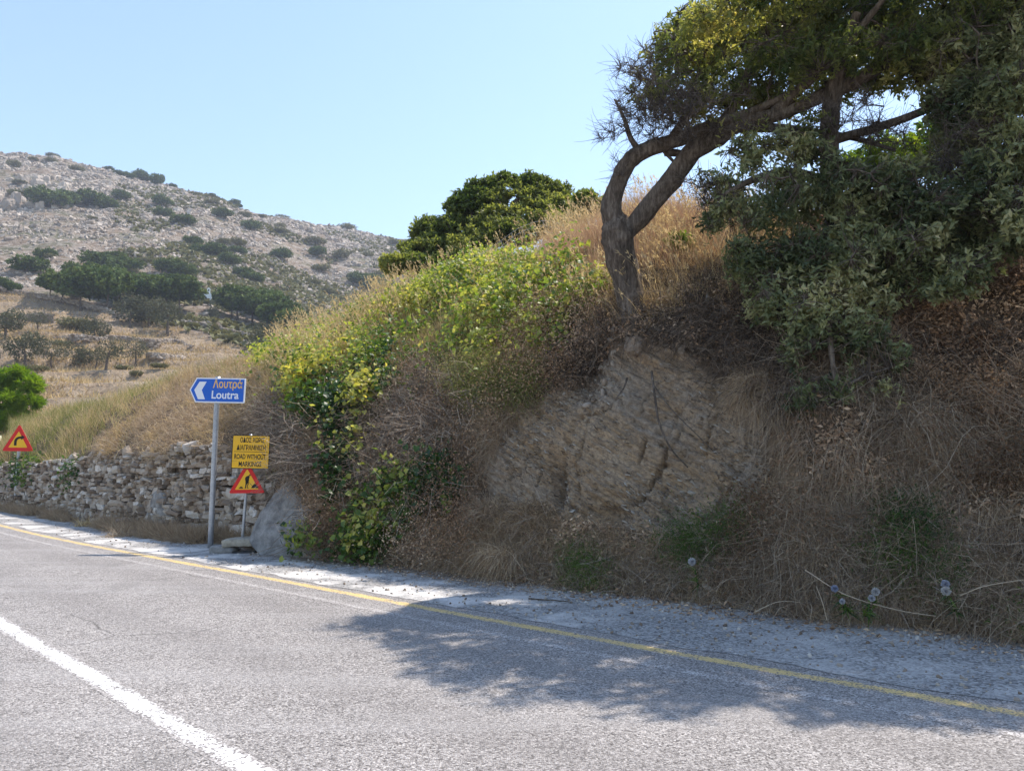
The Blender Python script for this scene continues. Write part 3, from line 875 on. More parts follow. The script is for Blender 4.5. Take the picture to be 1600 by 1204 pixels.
plate('arrow', [(-.335, .15), (-.205, .15), (-.285, 0), (-.215, -.165), (-.345, -.165), (-.425, 0)][::-1], yf - .0045, yf - .0027, WHT, pe)
text_mesh('greek_lettering', 'Λουτρά', .2, .545, .19, .045, yf - .003, GOLD, pe, .0035)
text_mesh('latin_lettering', 'Loutra', .2, .50, .155, -.145, yf - .003, WHT, pe, .0035)
for z_ in (zc - .12, zc + .12):
    c_ = clamp(sign, z_, .047); c_.location = (z_ * math.tan(LEAN), 0, 0)

# ---- road works sign with its text panel
def triangle_sign(parent, side, z0, yf, border, frac=.2):
    h = side * .866
    tri = [(-side / 2, 0), (side / 2, 0), (0, h)]
    p = plate('warning_triangle', rounded(tri, side * .045), yf, yf + .015, RED, parent)
    b = plate('back_sheet', rounded(inset(tri, .012), side * .04), yf + .0152, yf + .018, BACK, p)
    k = border
    y = plate('yellow_field', rounded(inset(tri, k), side * .015), yf - .0025, yf - .0002, YEL, p)
    return p
gw = G(377, 862); Dw = gw[1]
ws = thing('road_works_sign', 'temporary sign with yellow text panel over a red and yellow road works triangle', 'road sign', tuple(gw))
LW = R(2.7)
post('post', 1.98, .024, ws, LW, None, .10)
tp = plate('text_panel', rounded([(-.325, 0), (.325, 0), (.325, .565), (-.325, .565)], .02), -.062, -.047, BLK, ws)
tp.matrix_local = Matrix.Translation((W(392.5, 732, Dw)[0] - gw[0], 0, W(392, 732, Dw)[2])) @ Matrix.Rotation(R(1.2), 4, 'Y') @ Matrix.Rotation(R(-3), 4, 'Z')
plate('yellow_field', rounded([(-.313, .012), (.313, .012), (.313, .553), (-.313, .553)], .014), -.0645, -.0622, YEL, tp)
for t_, w_, x_, z_ in (('ΟΔΟΣ ΧΩΡΙΣ', .42, .02, .445), ('ΔΙΑΓΡΑΜΜΙΣΗ', .50, .005, .315), ('ROAD WITHOUT', .545, -.005, .165), ('MARKINGS', .39, 0, .040)):
    o = text_mesh('lettering', t_, .115, w_, x_, z_, -.065, BLK, tp, .0024)
plate('dividing_rule', [(-.29, .282), (.29, .282), (.29, .290), (-.29, .290)], -.066, -.0647, BLK, tp)
tr = triangle_sign(ws, .615, 0, -.045, .062)
tr.matrix_local = Matrix.Translation((W(387, 770, Dw)[0] - gw[0], 0, W(387, 770, Dw)[2])) @ Matrix.Rotation(R(-.6), 4, 'Y')
def sil(name, shapes, sc, ox, oz, y, parent):
    V, F = [], []
    for sh in shapes:
        n0 = len(V); n = len(sh)
        V += [(ox + x * sc, y, oz + z * sc) for x, z in sh] + [(ox + x * sc, y + .0012, oz + z * sc) for x, z in sh]
        F += [list(range(n0, n0 + n)), list(range(n0 + 2 * n - 1, n0 + n - 1, -1))] + [[n0 + i, n0 + (i + 1) % n, n0 + n + (i + 1) % n, n0 + n + i] for i in range(n)]
    me = bpy.data.meshes.new(name); me.from_pydata(V, [], F); me.materials.append(BLK); me.update()
    return link(name, me, parent)
circ = [(.24 + .055 * math.cos(a), .93 + .055 * math.sin(a)) for a in np.linspace(0, 2 * math.pi, 14, endpoint=False)]
sil('workman_symbol', [circ,
    [(.19, .90), (.23, .84), (.20, .70), (.12, .52), (-.06, .50), (-.10, .62), (-.08, .76), (.02, .86)],
    [(-.07, .54), (.12, .54), (.10, .40), (.02, .22), (-.02, .03), (-.10, .03), (-.07, .24), (-.06, .38)],
    [(.03, .50), (.14, .50), (.17, .32), (.11, .16), (.10, .04), (.18, .04), (.18, .0), (.04, .0), (.06, .18), (.10, .32)],
    [(-.12, .03), (.0, .03), (.0, -.01), (-.12, -.01)],
    [(.10, .72), (.16, .70), (.20, .56), (.16, .40), (.12, .42), (.14, .56)],
    [(.14, .46), (.17, .45), (.48, .12), (.46, .10)],
    [(.34, .0), (.90, .0), (.80, .14), (.68, .27), (.60, .32), (.46, .20)],
    [(-.56, -.02), (-.20, -.02), (-.26, .06), (-.38, .14), (-.47, .06)]], .235, -.01, .085, -.0490, tr)
bf = Acc()
for (x0, x1, y0, y1, z0, z1) in ((-.20, .36, -.02, .02, .085, .115), (-.13, -.09, -.22, .24, .0, .04), (.27, .31, -.22, .24, .0, .04), (-.13, .31, -.24, -.20, .0, .035), (-.13, -.09, -.02, .02, .03, .10), (.27, .31, -.02, .02, .03, .10), (-.02, .14, -.05, .05, .11, .13)):
    t_, f_ = box_tf(1, 0); V = (t_ + .5) * np.array([x1 - x0, y1 - y0, z1 - z0]) + np.array([x0, y0, z0]); bf.add(V, f_)
link('base_frame', bf.mesh('base_frame', paint_mat('dark_steel', (.035, .035, .038), .6, .4)), ws)
V, F = box_tf(6, .55); V = V * np.array([.42, .34, .14]); V = V + (fbm(V * 8 + 3, 1, 3, 4)[:, None] - .5) * .05
link('ballast_lump', mesh('ballast_lump', V + np.array([-.26, -.1, .055]), F, MCON, None, True), ws)
V, F = box_tf(12, .16)
V = V * np.array([.64, .42, .115]); V = V * (1 + (fbm(V * 5, 1, 4, 9)[:, None] - .5) * .35) + (fbm(V * 22, 1, 3, 4)[:, None] - .5) * .02
V[:, 0] += .04 * np.sin(V[:, 1] * 9)
sl_ = link('concrete_slab', mesh('concrete_slab', V, F, MSLAB, None, True), label='broken beige concrete slab weighing down the foot of the road works sign', cat='concrete slab')
sl_.location = (gw[0] + .11, gw[1] - .06, .185); sl_.rotation_euler = (R(2), R(-1.5), R(6))

def bolts(parent, pts, y):
    for x, z in pts:
        a = [(x + .007 * math.cos(t), z + .007 * math.sin(t)) for t in np.linspace(0, 2 * math.pi, 8, endpoint=False)]
        plate('bolt', a, y, y + .003, MST, parent)
bolts(pe, [(-.005, .175), (-.005, -.195)], yf - .0062)
bolts(tp, [(0, .535), (0, .025)], -.069)
# ---- bend warning sign
gb = G(22.5, 797); Db = gb[1]
bs = thing('bend_warning_sign', 'red and yellow triangle with a curved black arrow at the far end of the wall', 'road sign', tuple(gb))
LB = R(.6)
post('post', 2.5, .045, bs, LB)
tb = triangle_sign(bs, 1.0, 0, -.08, .115)
pz = W(30, 704.5, Db)
tb.matrix_local = Matrix.Translation((pz[0] - gb[0], 0, pz[2])) @ Matrix.Scale(.98, 4, (0, 0, 1)) @ Matrix.Rotation(R(.5), 4, 'Y')
sh = [(-.13, .16), (-.13, .28)] + [(-.13 + .17 * (1 - math.cos(t)), .28 + .17 * math.sin(t)) for t in np.linspace(.2, 1.45, 6)] + [(.10, .455)]
inn = [(.10, .385)] + [(-.045 + .10 * (1 - math.cos(t)), .28 + .10 * math.sin(t)) for t in np.linspace(1.45, .2, 6)] + [(-.045, .28), (-.045, .16)]
sil('bend_symbol', [sh + inn, [(.09, .50), (.09, .34), (.20, .425)]], 1, 0, 0.02, -.085, tb)
# ================================================================ trees
def m_bark(name, a, b):
    m = M(name)
    v = m.mapping((0, 0, 0), (1, 1, .22)); n = m.noise(26, 6, .7, v); k = m.noise(4, 4, .6)
    c = m.ramp(m.math('ADD', m.math('MULTIPLY', n, .7), m.math('MULTIPLY', k, .3)), [(.36, tuple(x * .35 for x in a)), (.5, a), (.66, b)])
    return m.bsdf(c, .92, 0, m.bump(n, 1.0, .03), .15)
BARK = m_bark('grey_bark', (.12, .095, .075), (.26, .22, .18))
TWIG = m_bark('dead_twig', (.14, .115, .10), (.30, .26, .22))
LEAF_OLIVE = leaf_mat('olive_green_leaf', [(0, (.045, .08, .028)), (.3, (.13, .16, .055)), (.6, (.25, .265, .10)), (.85, (.42, .39, .17)), (1, (.50, .36, .19))], .5, 1.7)
LEAF_GREY = leaf_mat('grey_green_leaf', [(0, (.05, .075, .035)), (.3, (.14, .17, .08)), (.6, (.30, .32, .165)), (.85, (.46, .44, .25)), (1, (.50, .35, .18))], .35, 1.3, .5, .4)
LEAF_OAK = leaf_mat('oak_leaf', [(0, (.05, .085, .022)), (.4, (.145, .175, .055)), (.75, (.27, .285, .10)), (1, (.42, .34, .15))], .5, 1.7)

def grow(nodes, targets, step=.22, wob=.10, up=0.0):
    """connect every target to the nearest node of the skeleton, near ones first"""
    nodes = list(map(np.array, nodes)); arr = np.array(nodes); chains = []
    left = np.array(targets)
    d = np.full(len(left), 1e9); near = np.zeros(len(left), int)
    def upd(a, i0):
        D = np.linalg.norm(left[:, None] - a[None], axis=2); j = D.argmin(1); m = D[np.arange(len(left)), j]
        b = m < d; d[b] = m[b]; near[b] = j[b] + i0
    upd(arr, 0); alive = np.ones(len(left), bool)
    while alive.any():
        i = np.where(alive, d, 1e9).argmin(); alive[i] = False
        a = arr[near[i]]; b = left[i]; L = np.linalg.norm(b - a); k = max(2, int(L / step) + 1)
        t = np.linspace(0, 1, k + 1)[:, None]
        off = rand_dir(1)[0] * L * wob + np.array([0, 0, up * L])
        P = a * (1 - t) + b * t + off * np.sin(t * math.pi) + rng.normal(size=(k + 1, 3)) * .025 * np.sin(t * math.pi) * min(1, L * 2)
        i0 = len(arr); arr = np.vstack([arr, P[1:]]); upd(P[1:], i0)
        chains.append((P, L))
    return arr, chains
def chains_acc(acc, chains, r0=.012, k=.020, r1=.005, sides=6, off=0):
    for P, L in chains:
        acc.add(*tube(P - off, np.linspace(min(.07, r0 + k * L), r1, len(P)), sides))
def ell_points(ells, n, shell=.5):
    """(centre, radii) list -> points, outward dirs; volume weighted"""
    vol = np.array([np.prod(e[1]) for e in ells]); idx = rng.choice(len(ells), n, p=vol / vol.sum())
    c = np.array([e[0] for e in ells])[idx]; r = np.array([e[1] for e in ells])[idx]
    d = rand_dir(n); t = shell + (1 - shell) * rng.random((n, 1)) ** .6
    t = np.where(rng.random((n, 1)) < .25, rng.random((n, 1)) ** .4, t)
    return c + d * t * r, norm(d / r)
def rosettes(tips, dirs, m, L, w, spread=(25, 80), along=.10, droop=0.0, rnd=None, rj=.22):
    """m leaves round every shoot tip, like the star-shaped sprays of the photo"""
    n = len(tips); I = np.repeat(np.arange(n), m)
    d = norm(dirs)[I]; th = R(spread[0]) + (R(spread[1]) - R(spread[0])) * rng.random(len(I))
    p = norm(np.cross(d, rand_dir(len(I))))
    y = d * np.cos(th)[:, None] + p * np.sin(th)[:, None]; y[:, 2] -= droop; y = norm(y)
    base = tips[I] - d * (rng.random((len(I), 1)) * along)
    nz = d - (d * y).sum(1, keepdims=True) * y + rng.normal(size=d.shape) * .25
    X, Y, Z = frame(y, nz)
    sz = L * (.45 + .95 * rng.random(len(I)))
    r = (rng.random(n) if rnd is None else rnd)[I] * .75 + (rng.random(len(I)) - .3) * rj
    return base, X, Y, Z, np.stack([sz * w, sz, sz], 1), np.clip(r, 0, 1)

# ---------------------------------------------------------------- the leaning tree on the bank
def DD(D): return 10.05 - (10.05 - D) * .64
def hero():
    o0, _ = BS.at(985, 505); off = o0.copy()
    t = thing('leaning_tree', 'leaning forked tree with twisted grey trunk growing from the top of the bank', 'tree', tuple(off))
    acc = Acc()
    def limb(pts, n=40, sides=20, knob=.16):
        A = np.array([list(W(x, y, DD(D))) + [r] for x, y, D, r in pts]); S = spline(A, n)
        acc.add(*tube(S[:, :3] - off, S[:, 3], sides, knob)); return S[:, :3]
    sk = []
    sk.append(limb([(1003, 560, 9.75, .12), (992, 500, 9.95, .165), (985, 460, 10.0, .185), (975, 420, 10.05, .195), (966, 385, 10.05, .21), (965, 362, 10.0, .215), (968, 345, 9.98, .16), (972, 334, 9.95, .07)], 60, 28, .2))
    sk.append(limb([(962, 352, 10.0, .15), (955, 325, 9.95, .145), (966, 285, 9.85, .125), (985, 250, 9.7, .12), (1013, 233, 9.6, .105), (1050, 222, 9.45, .09), (1090, 205, 9.3, .08), (1130, 190, 9.1, .07), (1180, 172, 8.9, .06), (1250, 140, 8.6, .05)], 60, 18))
    sk.append(limb([(975, 365, 10.0, .12), (995, 345, 9.95, .125), (1018, 316, 9.85, .13), (1052, 278, 9.7, .135), (1082, 238, 9.5, .13), (1122, 214, 9.3, .12), (1158, 188, 9.1, .105), (1212, 180, 8.85, .09), (1262, 160, 8.6, .08), (1330, 130, 8.3, .085), (1420, 80, 7.9, .07), (1520, 40, 7.6, .05)], 80, 20))
    sk.append(limb([(1150, 198, 9.15, .08), (1210, 200, 9.0, .06), (1260, 205, 8.9, .05), (1330, 215, 8.7, .035), (1400, 235, 8.5, .02)], 40, 10))
    sk.append(limb([(1040, 238, 9.6, .055), (1062, 240, 9.65, .05), (1085, 248, 9.5, .06)], 14, 10))
    sk.append(limb([(1030, 228, 9.55, .03), (1050, 250, 9.6, .02), (1068, 268, 9.6, .018)], 10, 6))
    sk.append(limb([(1000, 238, 9.65, .05), (985, 215, 9.55, .035), (975, 185, 9.45, .025), (960, 155, 9.4, .012)], 20, 8))
    sk.append(limb([(1120, 212, 9.3, .09), (1150, 160, 9.1, .07), (1170, 110, 8.9, .05), (1200, 50, 8.7, .03)], 30, 10))
    sk.append(limb([(1210, 176, 8.85, .08), (1270, 120, 8.3, .06), (1330, 60, 7.8, .05), (1380, 0, 7.4, .03)], 30, 10))
    sk.append(limb([(1045, 222, 9.45, .06), (1075, 175, 9.3, .045), (1090, 120, 9.2, .03), (1110, 60, 9.1, .02)], 24, 8))
    nodes = np.vstack([s[::2] for s in sk])
    E = [((1300, 70), 11.2, (1.0, 1.0, .45)), ((1200, 60), 10.8, (.9, .9, .4)), ((1420, 60), 10.8, (1.0, 1.1, .45)), ((1540, 60), 10.4, (1.0, 1.0, .5)), ((1130, 90), 10.4, (.7, .7, .4)), ((1020, 130), 9.4, (.42, .4, .36)), ((1050, 60), 10.0, (.3, .35, .4)), ((1060, 175), 9.3, (.4, .35, .18)), ((1120, 185), 9.1, (.45, .4, .16)), ((1240, 165), 8.9, (.5, .5, .2)), ((1330, 130), 8.8, (.5, .5, .18)), ((1105, 160), 9.2, (.5, .45, .22)), ((1180, 150), 9.0, (.5, .5, .2)), ((1040, 90), 9.8, (.4, .4, .4)),
         ((1075, 120), 9.6, (.62, .55, .48)), ((1090, 60), 10.3, (.55, .6, .5)), ((1150, 120), 9.0, (.7, .7, .42)), ((1140, 40), 10.6, (.8, .8, .6)), ((1225, 105), 8.6, (.75, .8, .42)),
         ((1230, 20), 10.5, (.9, .9, .65)), ((1320, 95), 8.2, (.8, .8, .32)), ((1320, 20), 10.0, (.9, .9, .6)), ((1430, 95), 7.9, (.7, .8, .36)), ((1430, 10), 9.4, (.9, .9, .65)), 
         ((1520, 60), 7.6, (.8, .8, .6)), ((1590, 20), 7.4, (.8, .8, .6)), ((1330, -80), 9.8, (1, 1, .6)), ((1500, -90), 9.0, (1, 1, .6)), ((1640, 90), 7.3, (.8, .7, .6)), ((1740, 0), 7.1, (1, .9, .7)), ((1860, 20), 6.9, (1, .9, .7)), ((1680, -120), 8.0, (1, 1, .6)), ((1990, 40), 6.7, (.9, .9, .7))]
    ells = [(W(p[0], p[1], DD(D)), np.array(r)) for p, D, r in E]
    ells += [(W(1180, 205, 9.2), np.array((.7, .3, .16))), (W(1270, 190, 9.0), np.array((.5, .3, .14)))]
    ells += [(W(x, y, D), np.array(r)) for x, y, D, r in ((1150, 10, 8.75, (.55, .55, .35)), (1250, -20, 8.6, (.6, .5, .35)), (1085, 45, 9.1, (.38, .4, .3)), (1350, -60, 8.4, (.6, .5, .35)), (1460, -60, 8.3, (.6, .5, .35)), (1210, -60, 8.4, (.6, .6, .35)), (1300, -110, 8.0, (.7, .7, .4)), (1430, -130, 7.8, (.75, .7, .4)), (1560, -150, 7.6, (.8, .6, .4)), (1700, -150, 7.5, (.8, .6, .4)), (1860, -150, 7.4, (.8, .6, .4)), (1500, -90, 7.9, (.8, .7, .4)), (1680, -100, 7.5, (.9, .7, .5)))]
    tips, dirs = ell_points(ells, 21000, .5)
    g = fbm(tips, 2.1, 2, 40); keep = g > .38
    px, py = project(tips)
    hole = pip(px, py, [(1330, 155), (1400, 148), (1435, 162), (1430, 215), (1340, 215)]) | pip(px, py, [(980, 150), (1040, 190), (1180, 165), (1240, 150), (1250, 230), (980, 400)])
    keep &= ~(hole & (rng.random(len(tips)) < .82))
    tips, dirs = tips[keep], dirs[keep]
    sub = tips[rng.choice(len(tips), 420, replace=False)]
    arr, ch = grow(nodes, sub, .25, .12)
    chains_acc(acc, ch, .012, .018, .006, 6, off)
    # bare twigs over the fork
    EB = [((990, 175), 9.5, (.30, .4, .45)), ((955, 205), 9.6, (.22, .3, .10)), ((985, 110), 9.4, (.22, .3, .35)), ((1010, 200), 9.5, (.3, .4, .25)), ((1060, 185), 9.4, (.4, .4, .22)), ((975, 265), 9.8, (.2, .3, .25)), ((1130, 175), 9.1, (.5, .5, .12)), ((1110, 290), 9.4, (.35, .4, .25)), ((1000, 105), 9.4, (.3, .4, .3)), ((1050, 160), 9.3, (.45, .4, .35)), ((1200, 200), 9.0, (.6, .4, .2)), ((1330, 175), 8.7, (.6, .4, .2)), ((1080, 215), 9.4, (.4, .3, .2)), ((930, 215), 9.6, (.15, .3, .12))]
    eb = [(W(p[0], p[1], D), np.array(r)) for p, D, r in EB]
    bt, bd = ell_points(eb, 260, .3)
    arr2, ch2 = grow(nodes, bt, .12, .18)
    dead = Acc()
    chains_acc(dead, ch2, .007, .012, .003, 5, off)
    allb = np.vstack([c[0][1:] for c in ch2])
    n = 3600; b0 = allb[rng.integers(0, len(allb), n)]; d = norm(rand_dir(n) + np.array([-.45, 0, .35])); L = .08 + .26 * rng.random((n, 1)) ** 1.8
    bend = rand_dir(n) * .4
    tt = np.linspace(0, 1, 5)[None, :, None]
    P = b0[:, None] + d[:, None] * L[:, None] * tt + bend[:, None] * L[:, None] * tt ** 2 + rng.normal(size=(n, 5, 3)) * .006 * tt
    V, F, k = twigs(P - off, .0040, .0016); dead.add(V, F, .5)
    # fine twigs to the leaf sprays
    D_ = np.zeros(len(tips), int)
    for i in range(0, len(tips), 400):
        D_[i:i + 400] = np.linalg.norm(tips[i:i + 400, None] - arr[None], axis=2).argmin(1)
    a = arr[D_]; L = np.linalg.norm(tips - a, axis=1, keepdims=True)[:, None]
    t4 = np.linspace(0, 1, 4)[None, :, None]
    P = a[:, None] * (1 - t4) + tips[:, None] * t4 + rand_dir(len(tips))[:, None] * L * .15 * np.sin(t4 * math.pi)
    V, F, k = twigs(P - off, .006, .002); acc.add(V, F, .5)
    link('trunk', acc.mesh('trunk', BARK, True), t)
    link('bare_twigs', dead.mesh('bare_twigs', TWIG, True), t)
    dd = norm(dirs * .8 + np.array([0, -.15, .55]) + rng.normal(size=dirs.shape) * .35)
    px, py = project(tips)
    tone = np.clip(.38 + (fbm(tips, 2.0, 3, 44) - .5) * 1.7 + (rng.random(len(tips)) - .5) * .35 + np.clip((1240 - px) / 600, 0, .28), 0, 1)  # leaf colour raised towards the crown's left, standing in for sunlight on it
    b, X, Y, Z, S, r = rosettes(tips, dd, 12, .068, .42, (15, 100), .22, .05, tone)
    V, F, A = scatter(LEAF_V, LEAF_F, b - off, X, Y, Z, S, r)
    link('foliage', mesh('foliage', V, F, LEAF_OLIVE, {'rnd': A}), t)
hero()

# ---------------------------------------------------------------- the drooping tree on the right
def droop_tree():
    base_, _ = BS.at(1330, 420); off = base_.copy()
    t = thing('drooping_tree', 'grey green tree whose heavy leafy branches hang down over the bank', 'tree', tuple(off))
    acc = Acc()
    def limb(pts, n=40, sides=16, knob=.15):
        A = np.array([list(W(x, y, D)) + [r] for x, y, D, r in pts]); S = spline(A, n)
        acc.add(*tube(S[:, :3] - off, S[:, 3], sides, knob)); return S[:, :3]
    sk = [limb([(1320, 460, 9.3, .15), (1312, 380, 9.35, .14), (1300, 300, 9.3, .13), (1296, 230, 9.2, .12), (1300, 160, 9.0, .11), (1315, 90, 8.8, .08), (1340, 20, 8.6, .05)], 50),
          limb([(1300, 290, 9.3, .08), (1240, 270, 9.1, .06), (1180, 280, 8.9, .045), (1120, 310, 8.9, .02)], 24, 8),
          limb([(1305, 330, 9.3, .09), (1290, 380, 8.8, .07), (1290, 460, 8.4, .05), (1300, 560, 8.2, .03), (1310, 630, 8.1, .012)], 34, 8),
          limb([(1300, 260, 9.2, .08), (1370, 270, 8.9, .07), (1440, 310, 8.6, .05), (1520, 350, 8.3, .03)], 30, 8),
          limb([(1310, 350, 9.2, .08), (1390, 380, 8.8, .06), (1480, 400, 8.3, .04), (1560, 390, 8.0, .02)], 30, 8),
          limb([(1298, 220, 9.2, .07), (1400, 190, 8.9, .05), (1500, 150, 8.5, .045), (1600, 120, 8.2, .03)], 30, 8),
          limb([(1440, 310, 8.6, .05), (1520, 260, 8.4, .045), (1600, 210, 8.2, .03)], 20, 8)]
    nodes = np.vstack([s[::2] for s in sk])
    E = [((1150, 290), 9.0, (.42, .5, .36)), ((1160, 235), 9.0, (.42, .4, .2)), ((1110, 270), 9.2, (.3, .4, .25)), ((1230, 215), 9.0, (.45, .4, .18)), ((1170, 400), 8.9, (.35, .4, .35)), ((1200, 470), 8.8, (.3, .4, .35)), ((1350, 450), 8.4, (.6, .4, .45)), ((1520, 60), 8.4, (.7, .7, .5)), ((1480, 150), 8.5, (.35, .5, .3)), ((1500, 200), 8.5, (.4, .5, .35)), ((1470, 250), 8.6, (.35, .4, .25)), ((1580, 110), 8.0, (.5, .7, .6)), ((1530, 200), 8.3, (.4, .5, .35)), ((1380, 605), 8.1, (.22, .3, .22)), ((1250, 620), 8.3, (.18, .3, .22)), ((1480, 440), 8.1, (.45, .5, .25)), ((1120, 330), 9.1, (.25, .4, .28)), ((1215, 320), 8.8, (.55, .6, .52)), ((1290, 300), 8.6, (.55, .5, .5)), ((1235, 410), 8.8, (.35, .5, .45)), ((1320, 400), 8.5, (.6, .5, .55)), ((1275, 500), 8.4, (.42, .4, .5)),
         ((1340, 520), 8.3, (.42, .4, .42)), ((1305, 600), 8.2, (.28, .3, .28)), ((1245, 560), 8.4, (.18, .3, .3)), ((1385, 300), 8.5, (.5, .6, .45)), ((1420, 390), 8.4, (.55, .6, .36)), ((1490, 340), 8.2, (.6, .7, .5)), ((1560, 300), 8.0, (.5, .7, .6)),
         ((1600, 200), 8.0, (.55, .7, .6)), ((1560, 150), 8.0, (.45, .6, .4)), ((1600, 370), 7.8, (.5, .6, .32)), ((1690, 260), 7.6, (.7, .8, .8)), ((1400, 560), 8.1, (.15, .25, .2)), ((1520, 410), 8.0, (.4, .5, .25)), ((1180, 250), 9.0, (.25, .4, .18)), ((1255, 235), 8.9, (.35, .4, .18)), ((1820, 200), 7.2, (.8, .8, .8))]
    ells = [(W(p[0], p[1], D), np.array(r)) for p, D, r in E]
    tips, dirs = ell_points(ells, 15000, .45)
    g = fbm(tips, 2.3, 2, 60)
    px, py = project(tips)
    hole = pip(px, py, [(1325, 150), (1400, 145), (1435, 160), (1430, 210), (1400, 225), (1335, 215)])
    brown = pip(px, py, [(1440, 190), (1560, 180), (1560, 280), (1450, 300)])
    keep = (g > .42) & ~(hole & (rng.random(len(tips)) < .95)) & ~(brown & (rng.random(len(tips)) < .25))
    tips, dirs = tips[keep], dirs[keep]
    sub = tips[rng.choice(len(tips), 260, replace=False)]
    arr, ch = grow(nodes, sub, .25, .12)
    chains_acc(acc, ch, .010, .016, .005, 6, off)
    D_ = np.zeros(len(tips), int)
    for i in range(0, len(tips), 400):
        D_[i:i + 400] = np.linalg.norm(tips[i:i + 400, None] - arr[None], axis=2).argmin(1)
    a = arr[D_]; L = np.linalg.norm(tips - a, axis=1, keepdims=True)[:, None]
    t4 = np.linspace(0, 1, 4)[None, :, None]
    P = a[:, None] * (1 - t4) + tips[:, None] * t4 + rand_dir(len(tips))[:, None] * L * .15 * np.sin(t4 * math.pi)
    V, F, k = twigs(P - off, .006, .002); acc.add(V, F, .5)
    # dead inner twigs, brown corner on the right
    eb = [(W(1500, 235, 8.4), np.array((.45, .5, .45))), (W(1380, 215, 8.8), np.array((.5, .4, .2))), (W(1120, 330, 9.2), np.array((.3, .4, .3))), (W(1400, 470, 8.8), np.array((.6, .3, .3)))]
    bt, bd = ell_points(eb, 110, .2); arr2, ch2 = grow(nodes, bt, .12, .18); dead = Acc(); chains_acc(dead, ch2, .006, .010, .003, 5, off)
    allb = np.vstack([c[0][1:] for c in ch2]); n = 1800
    b0 = allb[rng.integers(0, len(allb), n)]; d = rand_dir(n); L = .12 + .28 * rng.random((n, 1)); bend = rand_dir(n) * .4
    tt = np.linspace(0, 1, 5)[None, :, None]
    P = b0[:, None] + d[:, None] * L[:, None] * tt + bend[:, None] * L[:, None] * tt ** 2
    V, F, k = twigs(P - off, .0035, .0016); dead.add(V, F, .5)
    link('trunk', acc.mesh('trunk', BARK, True), t)
    link('dead_twigs', dead.mesh('dead_twigs', TWIG, True), t)
    dd = norm(dirs * .9 + np.array([0, -.35, .25]) + rng.normal(size=dirs.shape) * .4)
    tone = np.clip(.45 + (fbm(tips, 1.8, 3, 64) - .5) * 2.0 + (rng.random(len(tips)) - .5) * .5, 0, 1)
    b, X, Y, Z, S, r = rosettes(tips, dd, 12, .072, .42, (15, 100), .26, .05, tone)
    V, F, A = scatter(LEAF_V, LEAF_F, b - off, X, Y, Z, S, r)
    link('foliage', mesh('foliage', V, F, LEAF_GREY, {'rnd': A}), t)
droop_tree()

# ---------------------------------------------------------------- bushy trees behind the crest
def crest_tree(name, label, cat, root, limbs, E, ntips, L, gate, mat_, m=10, w=.5, nsub=160, D0=22, droopy=0, grp=None, twigr=.010, wind=(-.2, 0, .5), holes=()):
    off = np.array(root)
    t = thing(name, label, cat, tuple(off), grp); acc = Acc(); sk = []
    for pts in limbs:
        A = np.array([list(W(x, y, D)) + [r] for x, y, D, r in pts]); S = spline(A, 26)
        acc.add(*tube(S[:, :3] - off, S[:, 3], 10, .15)); sk.append(S[:, :3])
    nodes = np.vstack(sk)
    ells = [(W(p[0], p[1], D), np.array(r)) for p, D, r in E]
    tips, dirs = ell_points(ells, ntips, .6)
    keep = fbm(tips, 1.5, 2, 70) > gate
    px, py = project(tips)
    for hpoly in holes: keep &= ~(pip(px, py, hpoly) & (rng.random(len(tips)) < .9))
    tips, dirs = tips[keep], dirs[keep]
    arr, ch = grow(nodes, tips[rng.choice(len(tips), min(nsub, len(tips)), replace=False)], .4, .12)
    chains_acc(acc, ch, twigr, .012, .006, 5, off)
    link('trunk', acc.mesh('trunk', BARK, True), t)
    dd = norm(dirs + np.array(wind) + rng.normal(size=dirs.shape) * .3)
    tone = np.clip(.45 + (fbm(tips, .9, 3, 74) - .5) * 1.8, 0, 1)
    b, X, Y, Z, S, r = rosettes(tips, dd, m, L, w, (20, 85), L * 1.5, 0, tone)
    V, F, A = scatter(LEAF_V, LEAF_F, b - off, X, Y, Z, S, r)
    link('foliage', mesh('foliage', V, F, mat_, {'rnd': A}), t)
    return t
Dk = 21
DOME = []
_r = np.random.default_rng(12)
for k in range(230):
    x = 640 + 262 * _r.random(); top_ = np.interp(x, (640, 670, 700, 740, 790, 850, 890, 905), (372, 340, 312, 280, 268, 270, 296, 330))
    bot_ = np.interp(x, (640, 700, 760, 830, 905), (415, 395, 372, 360, 352)); f = _r.random() ** .9; y = top_ + 9 + (bot_ - top_) * f
    edge = 1 - abs(f - .45) * 1.2; DOME.append(((x, y), Dk + .6 - 1.5 * f * (1 if k % 3 else -.6), (.30 + .22 * _r.random(), .4, .19 + .10 * _r.random())))
crest_tree('wind_bent_tree', 'dense dome shaped evergreen tree bent by wind behind the grassy crest', 'tree', W(760, 440, Dk),
    [[(765, 450, Dk, .16), (762, 410, Dk, .14), (770, 385, Dk, .12), (790, 350, Dk, .09), (810, 310, Dk, .05)],
     [(755, 440, Dk, .12), (740, 400, Dk, .10), (715, 375, Dk, .08), (680, 370, Dk, .04)], [(770, 400, Dk, .10), (810, 380, Dk, .09), (850, 355, Dk, .07), (880, 320, Dk, .04)],
     [(762, 420, Dk, .08), (745, 370, Dk, .07), (735, 330, Dk, .04)], [(800, 430, Dk, .08), (800, 385, Dk, .07), (825, 345, Dk, .04)], [(730, 450, Dk, .09), (700, 400, Dk, .07), (670, 395, Dk, .04)]],
    DOME,
    21000, .105, .40, LEAF_OAK, 11, .5, 200, twigr=.014)
